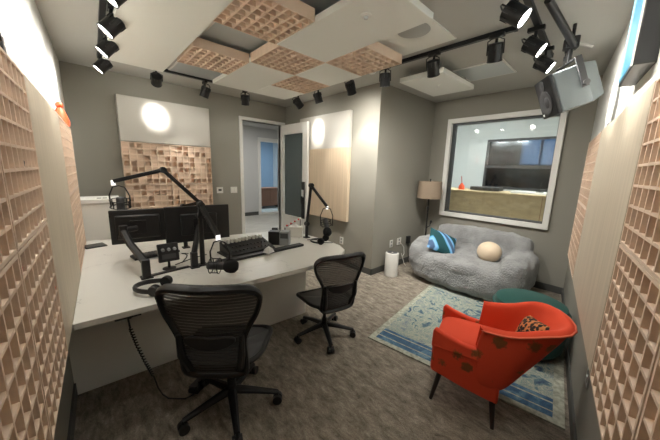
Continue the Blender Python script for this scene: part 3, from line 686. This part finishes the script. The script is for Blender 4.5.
MB().tube([(-.085 * math.cos(PI * k / 16), .125 * math.sin(PI * k / 16) - .01, .03) for k in range(17)], .0095, 8, flat=1.6).build('headband', 'black', hp)
for sx in (-1, 1):
    e = MB().lathe([(0, -.013), (.028, -.013), (.032, -.006), (.032, .006), (.026, .013), (0, .013)], 20, (sx * .08, -.03, .033), Matrix.Rotation(R(90), 3, 'Y')).build('earcup', 'black', hp)
    MB().lathe([(.018, -.01), (.032, -.009), (.032, .006), (.018, .009)], 20, (sx * .06, -.03, .033), Matrix.Rotation(R(90), 3, 'Y')).build('ear_cushion', 'softblack', e)
tb_ = thing('tablet', 'flat black tablet lying on the desk against the left wall', 'tablet', (.06, 3.27, TOP), R(12))
MB().bounds(-.07, .085, -.07, .07, 0.001, .012).build('body', 'black', tb_, bevel=.004); MB().bounds(-.062, .078, -.062, .062, .0122, .0128).build('screen', 'screen', tb_, smooth=False)

def boom(label, base, riser, pts, r=.0165, group='black microphone boom arms'):
    t = thing('microphone_boom', label, 'microphone arm', base, group=group); b = Vector(base)
    MB().bounds(-.03, .03, -.03, .03, 0, .012).build('clamp', 'black', t, bevel=.003); MB().cyl((0, 0, .01), (0, 0, riser), .018, 14).build('riser', 'blackmetal', t)
    P = [Vector(q_) - b for q_ in pts]
    for i in range(len(P) - 1):
        MB().tube([P[i], P[i + 1]], r * 1.25, 4).build('arm_tube', 'blackmetal', t, smooth=False, bevel=.003)
    for q_ in P[:-1]: MB().cyl(q_ - Vector((0, .02, 0)), q_ + Vector((0, .02, 0)), r * 1.5, 14).build('joint', 'black', t)
    e = P[-1]; MB().cyl(e + Vector((0, 0, -.03)), e + Vector((0, 0, .006)), .014, 14).build('end_collar', 'label', t); return t
def mic(label, loc, direction, foam=True, cage=.05, L=.15, hang=.09):
    """cage shock mount + body + foam, local origin at the capsule centre"""
    t = thing('microphone', label, 'microphone', loc, group='studio microphones on boom arms'); d = Vector(direction).normalized(); qq = d.to_track_quat('Z', 'Y').to_matrix()
    MB().lathe([(.0, -L * .55), (.022, -L * .55), (.026, -L * .5), (.026, L * .1), (.024, L * .3), (0, L * .3)], 20, (0, 0, 0), qq).build('body', 'dkgrey', t)
    if foam: MB().lathe([(0, L * .18), (.03, L * .18), (.042, L * .28), (.047, L * .45), (.044, L * .62), (.028, L * .74), (0, L * .77)], 24, (0, 0, 0), qq).build('foam_windscreen', 'softblack', t)
    s = MB()
    for zz in (-L * .4, -L * .05):
        s.tube([qq @ Vector((cage * math.cos(a), cage * math.sin(a), zz)) for a in (2 * PI * k / 20 for k in range(21))], .0035, 6, cap=False)
    for k in range(4):
        a = k * PI / 2 + PI / 4; s.cyl(qq @ Vector((cage * math.cos(a), cage * math.sin(a), -L * .4)), qq @ Vector((cage * math.cos(a), cage * math.sin(a), -L * .05)), .004, 6)
        s.cyl(qq @ Vector((cage * math.cos(a), cage * math.sin(a), -L * .2)), qq @ Vector((.024 * math.cos(a + .8), .024 * math.sin(a + .8), -L * .2)), .0018, 5)
    s.build('shock_mount', 'black', t)
    y = MB().tube([(cage + .008, 0, 0), (cage + .012, 0, hang * .55), (cage * .7, 0, hang * .93), (0, 0, hang), (-cage * .7, 0, hang * .93), (-cage - .012, 0, hang * .55), (-cage - .008, 0, 0)], .005, 8)
    y = y.build('yoke', 'black', t); y.rotation_euler = (0, 0, R(-42)); return t
boom('black boom arm bent high over the left monitor', (.70, 2.74, TOP), .40, [(.70, 2.74, 1.13), (.80, 2.60, 1.175), (.533, 2.60, 1.459), (.205, 2.64, 1.368)])
mic('microphone in a wire cradle hanging above the left monitor', (.235, 2.64, 1.165), (0, .2, -1), foam=False, hang=.17, cage=.066)
boom('black boom arm dropping to the front microphone beside the mixer', (.665, 2.165, TOP), .40, [(.665, 2.165, 1.13), (.64, 2.06, 1.225), (.648, 1.775, 1.053)])
mic('front microphone with round black foam lying toward the desk edge', (.640, 1.735, .862), (.93, -.75, -.02), hang=.17)
boom('black boom arm bent at the right end of the desk', (1.85, 2.38, TOP), .16, [(1.85, 2.38, .90), (1.88, 2.35, 1.325), (1.985, 2.20, 1.105)])
mic('right hand microphone drooping near the white cup at desk end', (1.95, 2.165, .90), (-.25, -.55, -1), hang=.20, cage=.055)
cb2 = MB()
for (s0, s1, h) in (((.55, 2.3), (.64, 2.55), .05), ((.5, 2.28), (.75, 2.42), .02), ((1.78, 2.28), (2.0 - .1, 2.05), .012)):
    cb2 = MB(); pts = []
    for k in range(13):
        t = k / 12; pts.append((s0[0] + (s1[0] - s0[0]) * t + .03 * math.sin(7 * t), s0[1] + (s1[1] - s0[1]) * t + .03 * math.cos(5 * t) - .03, TOP + .006 + h * math.sin(PI * t)))
    lab = {.05: 'black cable looping up behind the small control box', .02: 'black cable lying flat beside the mixer end', .012: 'black cable trailing over the right end of the desk'}[h]
    tag(cb2.tube(pts, .004, 6).build('cable', 'black'), lab, 'cable', 'black cables on the desk')

# mixer console
mx = thing('mixing_console', 'long black audio mixer with a row of white faders on the desk', 'audio mixer', (1.11, 2.26, TOP), R(2.5))
MB().loft([[(x, y, z) for y, z in ((-.10, .014), (.15, .014), (.15, .10), (-.10, .035))] for x in (-.22, .20)]).build('case', 'black', mx, smooth=False, bevel=.005, fix=True)
MB().bounds(-.36, .50, -.16, -.09, 0, .022).bounds(-.24, .22, -.09, .16, 0, .014).build('tray', 'black', mx, smooth=False, bevel=.004)
def cz(y): return .035 + (y + .10) / .25 * .065
for i in range(11):
    x = -.195 + i * .036
    MB().box((x, .115 + random.uniform(-.018, .018), cz(.115) + .014), (.021, .03, .034)).build('fader', 'whitep', mx)
    for y in (-.05, .02): MB().cyl((x, y, cz(y)), (x, y - .003, cz(y) + .012), .008, 8).build('knob', 'dkgrey', mx)
eq = thing('touch_controller', 'boxy black and grey equipment pair standing behind the mixer tray', 'audio gear', (1.43, 2.305, TOP), R(-46))
MB().bounds(-.10, .015, .0, .09, .0, .135).build('black_case', 'black', eq, bevel=.004); MB().bounds(.018, .11, -.015, .09, .0, .14).build('grey_case', 'grey', eq, bevel=.004)
MB().bounds(.026, .102, -.0165, -.0152, .075, .125).build('display', 'dkgrey', eq, smooth=False)
cu = thing('tissue_box', 'white carton beside the right hand microphone on the desk', 'box', (1.79, 2.50, TOP), R(-42))
MB().bounds(-.075, .075, -.05, .05, 0, .115).build('carton', 'white', cu, bevel=.004); MB().lathe([(.035, 0), (.02, .015), (.005, .03)], 12, (0, 0, .115)).build('tissue', 'sticker', cu)
sc = thing('paper_note', 'small white crumpled paper on the mixer front', 'paper', (1.20, 2.085, TOP + .023), .3)
MB().loft([[(-.04, -.03, 0), (.04, -.03, 0), (.045, .03, 0), (-.04, .035, 0)], [(-.03, -.03, .02), (.03, -.02, .03), (.035, .02, .035), (-.03, .025, .03)], [(-.01, -.01, .045), (.02, -.01, .04), (.015, .015, .05), (-.01, .01, .048)]]).build('sheet', 'sticker', sc, smooth=False)
cl = thing('desk_clock', 'tiny black gadget at the back of the desk before the doorway', 'gadget', (1.66, 2.74, TOP), R(-40))
MB().bounds(-.035, .035, -.02, .02, 0, .075).build('case', 'black', cl, bevel=.006); MB().bounds(-.025, .025, -.0215, -.0205, .03, .06).build('face', 'dkgrey', cl)
gl = thing('bead_garland', 'red and white bead string propped along the desk back', 'garland', (1.72, 2.62, TOP))
MB().tube([(0, 0, .10), (.09, .0, .12), (.18, .02, .15), (.24, .03, .17)], .003, 6).build('string', 'darkwood', gl)
for k in range(9):
    t = k / 8; MB().ellipsoid((.24 * t, .03 * t, .10 + .07 * t), (.012, .012, .012), nu=10, nv=6).build('bead', 'redpl' if k % 2 else 'whitep', gl)
MB().cyl((0, 0, 0), (0, 0, .105), .006, 8).build('post', 'black', gl); MB().cyl((.24, .03, 0), (.24, .03, .175), .006, 8).build('post', 'black', gl)
h2 = thing('headphones', 'black headphones lying under the right hand microphone', 'headphones', (1.84, 2.12, TOP), R(30))
MB().tube([(-.09 * math.cos(PI * k / 12), .11 * math.sin(PI * k / 12), .02) for k in range(13)], .009, 8).build('headband', 'black', h2)
for sx in (-1, 1): MB().lathe([(0, -.015), (.034, -.013), (.036, .01), (.022, .015), (0, .015)], 18, (sx * .08, -.025, .036), Matrix.Rotation(R(80), 3, 'Y')).build('earcup', 'softblack', h2)

# ------------------------------------------------------------------ office chairs
def outline(side):
    # back frame centreline, (half width, height): wide rounded top narrowing to the waist
    L = [(.0, .935), (.14, .932), (.205, .918), (.238, .885), (.240, .84), (.222, .78), (.19, .72), (.166, .66), (.160, .60), (.163, .50), (.158, .44), (.12, .418), (0, .415)]
    return L
def back_y(x, z): return -.245 - (z - .45) * .17 + 1.1 * x * x * (.5 + .9 * (z - .45))
def make_chair(label, loc, rz, base_rot):
    t = thing('office_chair', label, 'chair', loc, rz, 'black mesh office chairs')
    for k in range(5):
        a = base_rot + k * 2 * PI / 5; c, s = math.cos(a), math.sin(a)
        lg = MB().tube([(c * .03, s * .03, .115), (c * .14, s * .14, .10), (c * .285, s * .285, .075)], [.031, .025, .018], 8, flat=.8).build('leg', 'blackmetal', t)
        w_ = MB()
        for q_ in (-1, 1):
            px, py = c * .285 - s * q_ * .016, s * .285 + c * q_ * .016
            w_.cyl((px + s * .011, py - c * .011, .029), (px - s * .011, py + c * .011, .029), .029, 16)
        w_.cyl((c * .285, s * .285, .03), (c * .285, s * .285, .08), .01, 8); w_.build('caster', 'black', lg)
    MB().lathe([(.0, .085), (.034, .085), (.036, .13), (.028, .135), (.026, .2), (.016, .202), (.016, .34), (0, .34)], 18).build('gas_column', 'blackmetal', t)
    MB().bounds(-.09, .09, -.13, .12, .33, .395).build('tilt_mechanism', 'black', t, bevel=.015); MB().cyl((.09, .02, .37), (.20, .03, .36), .008, 8).build('lever', 'black', t)
    # seat: frame ring + mesh pan
    sw_ = .225; pts = []
    for k in range(28):
        a = 2 * PI * k / 28; e = .55; cx_ = math.copysign(abs(math.cos(a)) ** e, math.cos(a)); sy_ = math.copysign(abs(math.sin(a)) ** e, math.sin(a))
        x, y = sw_ * cx_ * (1 + .07 * sy_), .215 * sy_ + .015
        pts.append((x, y, .435 + .018 * cx_ * cx_ - .045 * max(0, sy_ - .3)))
    MB().tube(pts + [pts[0], pts[1]], .016, 8, cap=False).build('seat_frame', 'black', t)
    m_ = MB(); rings = []
    for sc_ in (1., .75, .5, .25, .02): rings.append([(x * sc_, .015 + (y - .015) * sc_, z - .018 * (1 - sc_)) for x, y, z in pts])
    m_.loft(rings); m_.build('seat_pan', 'dkgrey', t)
    O = outline(0); full = [(x, z) for x, z in O] + [(-x, z) for x, z in reversed(O[1:-1])]
    # smooth by catmull sampling
    def cm(P, n=4):
        out = []; N = len(P)
        for i in range(N):
            p0, p1, p2, p3 = (Vector(P[(i + j - 1) % N]) for j in range(4))
            for k in range(n):
                u = k / n; out.append(.5 * ((2 * p1) + (p2 - p0) * u + (2 * p0 - 5 * p1 + 4 * p2 - p3) * u * u + (3 * p1 - p0 - 3 * p2 + p3) * u ** 3))
        return out
    F = cm(full); ring3 = [(q_.x, back_y(q_.x, q_.y), q_.y) for q_ in F]
    MB().tube(ring3 + ring3[:2], [.0185 + .012 * max(0, min(1, (q_[2] - .85) / .07)) for q_ in ring3 + ring3[:2]], 8, cap=False, flat=.7).build('back_frame', 'black', t)
    mm = MB(); rings = []
    for i in range(25):
        z = .418 + (.932 - .418) * i / 24
        xs = [abs(q_.x) for q_ in F if abs(q_.y - z) < .025] or [.1]; hw_ = max(xs) - .004
        # interpolate outline width
        best = 0
        for a_, b_ in zip(O, O[1:]):
            if (a_[1] - z) * (b_[1] - z) <= 0 and a_[1] != b_[1]: best = a_[0] + (b_[0] - a_[0]) * (z - a_[1]) / (b_[1] - a_[1])
        hw_ = max(best, .09)
        rings.append([(hw_ * u, back_y(hw_ * u, z) , z) for u in (k / 6 - 1 for k in range(13))])
    mm.loft(rings, closed=False).build('back_mesh', 'mesh', t)
    # lumbar pad and uprights
    lp = MB(); rings = []
    for i in range(15):
        x = -.125 + .25 * i / 14; zc_ = .655 - .018 * math.cos(x / .125 * PI / 2); h_ = .035 * (1 - (abs(x) / .135) ** 4)
        y = back_y(x, zc_) - .022
        rings.append([(x, y - .008, zc_ - h_), (x, y + .008, zc_ - h_), (x, y + .008, zc_ + h_), (x, y - .008, zc_ + h_)])
    lp.loft(rings).build('lumbar_pad', 'black', t, bevel=.004, fix=True)
    for sx in (-1, 1):
        MB().tube([(sx * .155, back_y(.155, .68) - .02, .68), (sx * .15, back_y(.15, .56) - .03, .56), (sx * .13, -.24, .46), (sx * .07, -.12, .37)], [.012, .018, .02, .02], 8).build('back_upright', 'black', t)
    return t
oc = make_chair('black mesh office chair in front, its back turned to the lens', (.595, 1.515, 0), R(-40), 0)
oc2 = dup(oc, 'black mesh office chair farther off at the curved desk end', (1.55, 1.715, 0), (0, 0, R(-13)), (.93, .93, .93))
for ch in oc2.children:
    nm = ch.name.split('.')[0]
    if nm == 'leg': ch.rotation_euler = (0, 0, R(25) + R(13))
    elif nm != 'gas_column': ch.location.z -= .035
for ch in oc.children:
    if ch.name.split('.')[0] == 'leg': ch.rotation_euler = (0, 0, R(36) + R(40))
for ch in oc2.children:
    if ch.name.split('.')[0] == 'gas_column': ch.scale.z = .85; ch.location.z = .013

# ------------------------------------------------------------------ rug
RG = R(8)
rg = thing('area_rug', 'faded blue and cream patterned rug under the orange armchair', 'rug', (1.82, 1.41, 0), RG)
RL, RW = 2.0, 1.375
MB().bounds(.24, RL, -RW + .06, -.05, 0, .012).build('woven_field', 'rug', rg, smooth=False)
MB().bounds(.0, .05, -RW, 0, 0, .0118).bounds(.05, RL, -.05, 0, 0, .0118).bounds(.05, RL, -RW, -RW + .06, 0, .0118).bounds(.10, .112, -RW + .06, -.05, 0, .0118).bounds(.185, .20, -RW + .06, -.05, 0, .0118).bounds(.235, .24, -RW + .06, -.05, 0, .0118).build('edge_border', 'rugedge', rg, smooth=False)
MB().bounds(.05, .10, -RW + .06, -.05, 0, .0122).bounds(.112, .185, -RW + .06, -.05, 0, .0122).bounds(.20, .235, -RW + .06, -.05, 0, .0122).build('blue_border', 'rugblue', rg, smooth=False)

# ------------------------------------------------------------------ sofa
so = thing('plush_sofa', 'plump grey faux fur loveseat below the interior window', 'sofa', (3.89, 1.335, 0), R(-90))
# local: x along sofa (to the left end = -x -> world +Y), -y = front? local +y maps to world +x (towards window wall)
def remesh_part(mb_, name, vox, disp, parent):
    o = mb_.build(name, 'fur', parent); md = o.modifiers.new('remesh', 'REMESH'); md.mode = 'VOXEL'; md.voxel_size = vox; md.use_smooth_shade = True
    s_ = o.modifiers.new('smooth', 'SMOOTH'); s_.iterations = 10; s_.factor = .6
    tx = bpy.data.textures.new('fur_lumps', 'CLOUDS'); tx.noise_scale = .13; dm = o.modifiers.new('lumps', 'DISPLACE'); dm.texture = tx; dm.strength = disp; dm.mid_level = .5; dm.texture_coords = 'LOCAL'
    tx2 = bpy.data.textures.new('fur_tufts', 'CLOUDS'); tx2.noise_scale = .028; dm = o.modifiers.new('tufts', 'DISPLACE'); dm.texture = tx2; dm.strength = .018; dm.mid_level = .5; dm.texture_coords = 'LOCAL'
    return o
b_ = MB()
b_.ellipsoid((0, -.08, .225), (.67, .48, .215), .45)          # base
b_.ellipsoid((0, .27, .50), (.62, .17, .245), .38, rot=Matrix.Rotation(-.16, 3, 'X'))           # back
b_.ellipsoid((-.57, -.08, .345), (.165, .43, .225), .6); b_.ellipsoid((.57, -.08, .345), (.165, .43, .225), .6)
remesh_part(b_, 'upholstery', .026, .045, so)
remesh_part(MB().ellipsoid((0, -.20, .33), (.42, .37, .105), .55), 'seat_cushion', .026, .04, so)
MB().bounds(-.55, .55, -.36, .32, 0, .07).build('plinth', 'black', so, smooth=False)
pl = thing('throw_pillow', 'teal and blue leaf print pillow at the sofa left end', 'pillow', (3.66, 1.655, .545)); 
def pillow(mb_, w_, h_, d_):
    n = 12; front = []; back = []
    V = []
    for sgn in (1, -1):
        rows = []
        for i in range(n + 1):
            row = []
            for j in range(n + 1):
                u, v = 2 * i / n - 1, 2 * j / n - 1
                k = (max(0, 1 - abs(u) ** 2.5) * max(0, 1 - abs(v) ** 2.5)) ** .5
                pinch = 1 - .07 * (1 - abs(u * v)) * (u * u + v * v) / 1.2
                row.append((u * w_ / 2 * pinch, sgn * d_ / 2 * k, v * h_ / 2 * pinch))
            rows.append(row)
        mb_.loft(rows if sgn < 0 else [list(reversed(r_)) for r_ in rows], closed=False)
    return mb_
pc = pillow(MB(), .40, .36, .13).build('cover', 'bluepillow', pl, fix=True); pl.rotation_euler = Euler((R(-48), R(22), R(-50)))
bp_ = thing('ball_pillow', 'round cream boucle pillow in the middle of the sofa', 'pillow', (3.78, 1.095, .53), group=None)
MB().ellipsoid((0, 0, 0), (.14, .14, .13), nu=28, nv=16).build('cover', 'cream', bp_, sub=1)

# ------------------------------------------------------------------ ottoman
ot = thing('ottoman', 'round dark teal felt pouf behind the orange armchair', 'ottoman', (2.79, .44, .013)); ot.scale = (1, 1, 1.12)
MB().lathe([(0, .03), (.24, .03), (.265, .06), (.275, .20), (.27, .33), (.255, .375), (.22, .39), (0, .395)], 40).build('body', 'teal', ot); MB().lathe([(.268, .318), (.278, .325), (.278, .335), (.268, .342)], 40).build('piping', 'teal', ot)
for k in range(4): MB().cyl((.19 * math.cos(k * PI / 2 + .4), .19 * math.sin(k * PI / 2 + .4), 0), (.19 * math.cos(k * PI / 2 + .4), .19 * math.sin(k * PI / 2 + .4), .03), .02, 12).build('foot', 'black', ot)

# ------------------------------------------------------------------ orange armchair
ac = thing('armchair', 'orange wingback style armchair with dark tapered legs on the rug edge', 'armchair', (1.865, .495, 0), R(16))
# body under the seat
def rr(y, z, hw_, t): return [(-hw_, y, z), (hw_, y, z), (hw_, y, z + t), (-hw_, y, z + t)]
MB().loft([rr(-.105, .15, .20, .25), rr(.08, .185, .212, .235), rr(.27, .235, .22, .195), rr(.285, .245, .215, .18)]).build('seat_base', 'orange_pat', ac, bevel=.02, seg=3, fix=True)
MB().ellipsoid((0, .03, .43), (.165, .245, .035), .35, nu=28, nv=10).build('seat_cushion', 'orange', ac)
for sx in (-1, 1):
    rl_ = [[(sx * (.215 + .004), y, .40), (sx * (.155), y, .40), (sx * .165, y, h), (sx * (.205), y, h)] for y, h in ((.02, .465), (.12, .475), (.22, .50), (.275, .525), (.29, .50))]
    MB().loft(rl_).build('low_arm', 'orange_pat', ac, bevel=.012, seg=3, fix=True)
# wrap-around shell : stations along a U, each a closed section (outer bottom, outer top, rim, inner top, inner bottom)
def station(ob, ot_, ib, it):
    ob, ot_, ib, it = map(Vector, (ob, ot_, ib, it)); mid = (ot_ + it) / 2 + Vector((0, 0, .022))
    return [ob, ob.lerp(ot_, .5) , ot_, mid, it, it.lerp(ib, .5), ib]
S_ = [((-.205, .07), (-.212, .035), .605), ((-.207, .02), (-.222, -.04), .605), ((-.206, -.04), (-.236, -.15), .625), ((-.19, -.085), (-.238, -.265), .685), ((-.13, -.108), (-.17, -.385), .685), ((0, -.112), (0, -.43), .675)]
S_ = S_ + [((-a[0], a[1]), (-b[0], b[1]), h) for a, b, h in reversed(S_[:-1])]
rings = []
for i, (a, b, h) in enumerate(S_):
    c0 = Vector((0, -.02)); nb = (Vector(b) - Vector((0, min(b[1] + .05, -.05) if abs(b[0]) < .2 else b[1]))); 
    ang = math.atan2(b[0], -(b[1] + .12)) if b[1] < -.12 else (PI / 2 if b[0] > 0 else -PI / 2)
    n_ = Vector((-math.sin(ang), math.cos(ang)))     # inward
    ia = Vector(a).lerp(Vector(b), .45) + n_ * .06; ib = Vector(b) + n_ * .062
    rings.append(station((a[0], a[1], .165), (b[0], b[1], h), (ia.x, ia.y, .40), (ib.x, ib.y, h - .004)))
MB().loft(rings).build('outer_shell', 'orange_pat', ac, sub=2, fix=True)
inner = [];
for r_ in rings:
    inner.append([r_[2] + Vector((0, 0, .002)), r_[3] + Vector((0, 0, .006)), r_[4] + (r_[4] - r_[2]) * .06 + Vector((0, 0, .002)), r_[5] + (r_[4] - r_[2]) * .08, r_[6] + (r_[4] - r_[2]) * .08])
MB().loft(inner, closed=False).build('inner_lining', 'orange', ac, sub=2, fix=True)
MB().tube([r_[2] + (r_[2] - r_[4]) * .03 for r_ in rings], .007, 8).build('piping', 'piping', ac, sub=1)
for (x, y, dx, dy, zt) in ((-.16, .22, -.02, .045, .25), (.16, .22, .02, .045, .25), (-.18, -.075, -.03, -.02, .18), (.18, -.075, .03, -.02, .18)):
    MB().tube([(x, y, zt), (x + dx, y + dy, .012 if x + dx > -.1 else .0)], [.019, .011], 12).build('leg', 'darkwood', ac)
lp = thing('leopard_pillow', 'small leopard print pillow tucked in the orange armchair', 'pillow', (1.955, .28, .545)); lp.rotation_euler = Euler((R(24), R(12), R(34)))
pillow(MB(), .25, .20, .10).build('cover', 'leopard', lp, fix=True)

# ------------------------------------------------------------------ corner lamp, air purifier, outlets
fl = thing('floor_lamp', 'slim floor lamp with beige drum shade in the alcove corner', 'lamp', (4.10, 2.14, 0))
MB().lathe([(0, 0), (.13, 0), (.13, .012), (.03, .02), (.012, .04)], 28).build('base', 'black', fl)
MB().tube([(0, 0, .02), (0, 0, 1.4)], .011, 10).build('pole', 'blackmetal', fl)
for z, s_ in ((.62, 1), (.86, -1)): MB().tube([(0, 0, z), (.05 * s_, -.03, z + .03), (.07 * s_, -.035, z + .09)], .008, 8).ellipsoid((.07 * s_, -.035, z + .1), (.02, .02, .024), nu=12, nv=8).build('branch', 'blackmetal', fl)
MB().loft([[(rr_ * math.cos(2 * PI * k / 36), rr_ * math.sin(2 * PI * k / 36), z) for k in range(36)] for rr_, z in ((.185, 1.10), (.175, 1.365), (.170, 1.365), (.180, 1.10))], loop=True, cap=False).build('lamp_shade', 'lampshade', fl)
MB().ellipsoid((0, 0, 1.25), (.03, .03, .045), nu=14, nv=10).build('bulb', 'whitep', fl)
ap = thing('air_purifier', 'white cylinder air purifier on the carpet below the outlets', 'air purifier', (3.27, 2.19, 0))
MB().lathe([(0, .0), (.092, 0), (.096, .006), (.096, .02), (.095, .33), (.09, .345), (.075, .35)], 36).build('body', 'whitep', ap); MB().lathe([(.0755, .340), (.0755, .351), (.06, .353), (0, .349)], 30).build('top_grille', 'dkgrey', ap)
def plate(name, label, cat, loc, rz, w_=.075, h_=.115, m='whitep', slots=True):
    t = thing(name, label, cat, loc, rz); MB().bounds(-w_ / 2, w_ / 2, -.008, 0, -h_ / 2, h_ / 2).build('cover_plate', m, t, bevel=.003)
    if slots:
        for z in (-.026, .026): MB().bounds(-.016, .016, -.0105, -.008, z - .016, z + .016).build('socket', 'grey' if m == 'whitep' else m, t)
    return t
plate('wall_outlet', 'white wall outlet directly above the air purifier', 'outlet', (3.50, Y1, .40), 0)
plate('wall_outlet', 'white wall outlet with a cable, middle of the alcove row', 'outlet', (3.71, Y1, .405), 0, .11)
ch_ = thing('charger', 'black plug charger on the alcove wall beside the outlets', 'charger', (3.95, Y1, .40)); MB().bounds(-.04, .04, -.045, 0, -.06, .06).build('case', 'black', ch_, bevel=.008); MB().tube([(0, -.03, -.06), (0, -.035, -.2), (.03, -.05, -.392), (.08, -.1, -.392)], .004, 6).build('cord', 'black', ch_)
tag(MB().tube([(3.74, Y1 - .012, .39), (3.79, Y1 - .05, .3), (3.80, Y1 - .06, .2), (3.76, Y1 - .05, .15), (3.72, Y1 - .06, .22), (3.78, Y1 - .08, .05), (3.8, Y1 - .1, .006)], .0045, 6).build('cable', 'whitep'), 'white cable dangling from the middle alcove outlet', 'cable')
plate('wall_outlet', 'white wall outlet on side wall under the maple sheet', 'outlet', (X1, 3.0, .39), R(-90))
th = plate('thermostat', 'white thermostat with dark display on back wall', 'thermostat', (1.745, YB, 1.115), 0, .105, .10, slots=False); MB().bounds(-.026, .026, -.0095, -.008, -.014, .02).build('display', 'dkgrey', th)
sw2 = plate('light_switch', 'white double light switch between thermostat and door frame', 'switch', (1.985, YB, 1.112), 0, .115, .105, slots=False)
for x in (-.024, .024): MB().bounds(x - .015, x + .015, -.013, -.008, -.03, .03).build('rocker', 'frame', sw2, bevel=.002)
ro = plate('wall_outlet', 'metal outlet plate low on the right wall beneath the oak sheet', 'outlet', (1.92, rw(1.92), .46), RA + PI, .075, .13, 'chrome')

# small things on the panels
cl1 = thing('spring_clamp', 'black clamp sitting on top of the left wall diffuser', 'clamp', (lw(1.36, .06), 1.36, Lzt)); MB().bounds(-.012, .012, -.03, .03, 0, .05).box((0, .02, .06), (.02, .05, .02), Matrix.Rotation(.5, 3, 'X')).box((0, -.015, .068), (.02, .05, .015), Matrix.Rotation(-.6, 3, 'X')).build('jaw', 'black', cl1, bevel=.003); MB().cyl((0, -.02, .03), (.0, .03, .085), .007).build('screw', 'dkgrey', cl1)
fg = thing('toy_figure', 'orange toy figure on top of the farthest left diffuser', 'toy', (lw(3.3, .05), 3.32, Lzt)); MB().lathe([(.0, 0), (.05, 0), (.055, .04), (.03, .12), (.012, .155), (0, .16)], 16).build('body', 'orangeplastic', fg); MB().ellipsoid((0, 0, .165), (.025, .025, .025), nu=12, nv=8).build('head', 'orangeplastic', fg)
cl2 = thing('metal_clip', 'grey metal clip on top of the right wall diffuser by the speaker', 'clip', (2.68, rw(2.68, .05), 1.80)); MB().tube([(-.02, 0, 0), (-.025, 0, .05), (0, 0, .075), (.025, 0, .05), (.02, 0, 0)], .009, 8).build('hoop', 'grey', cl2); MB().bounds(-.03, .03, -.015, .015, 0, .012).build('foot', 'grey', cl2)
def mini(label, y, z, cbody, chead):
    t = thing('toy_figure', label, 'toy', (lw(y, .10), y, z), R(90), 'tiny toys in the left diffuser cells'); 
    MB().lathe([(0, 0), (.008, 0), (.010, .014), (.006, .026), (0, .027)], 12).build('body', cbody, t); MB().ellipsoid((0, 0, .033), (.008, .008, .008), nu=10, nv=8).build('head', chead, t)
def cell_floor(k, z0, z1): return z0 + (z1 - z0) * k / 8 + .006
def mini_at(label, j, kz, upper, cb_, ch_, yc_=1.23):
    z0, z1 = (Lz1, Lzt) if upper else (Lz0, Lz1); y = yc_ - .245 + .49 * (j + .5) / 8
    t = thing('toy_figure', label, 'toy', (lw(y, .078), y, cell_floor(kz, z0, z1)), R(90), 'tiny toys in the left diffuser cells')
    MB().lathe([(0, 0), (.008, 0), (.010, .014), (.006, .026), (0, .027)], 12).build('body', cb_, t); MB().ellipsoid((0, 0, .033), (.008, .008, .008), nu=10, nv=8).build('head', ch_, t)
mini_at('tiny white and red toy near the top of a lower left diffuser cell', 0, 7, False, 'redpl', 'whitep')
mini_at('tiny orange toy in a lower left diffuser cell beside the oak sheet', 7, 4, False, 'orangeplastic', 'orangeplastic')
mini_at('tiny black toy in an upper left diffuser cell', 4, 3, True, 'black', 'black')

# ------------------------------------------------------------------ world & view
wd = bpy.data.worlds.new('world'); bpy.context.scene.world = wd; wd.use_nodes = True
wd.node_tree.nodes['Background'].inputs[0].default_value = (.02, .03, .05, 1); wd.node_tree.nodes['Background'].inputs[1].default_value = .3
sc_ = bpy.context.scene
sc_.cycles.diffuse_bounces = 8
sc_.view_settings.view_transform = 'Standard'; sc_.view_settings.look = 'None'; sc_.view_settings.gamma = 1; sc_.view_settings.exposure = 1.45
sc_.view_settings.use_curve_mapping = False
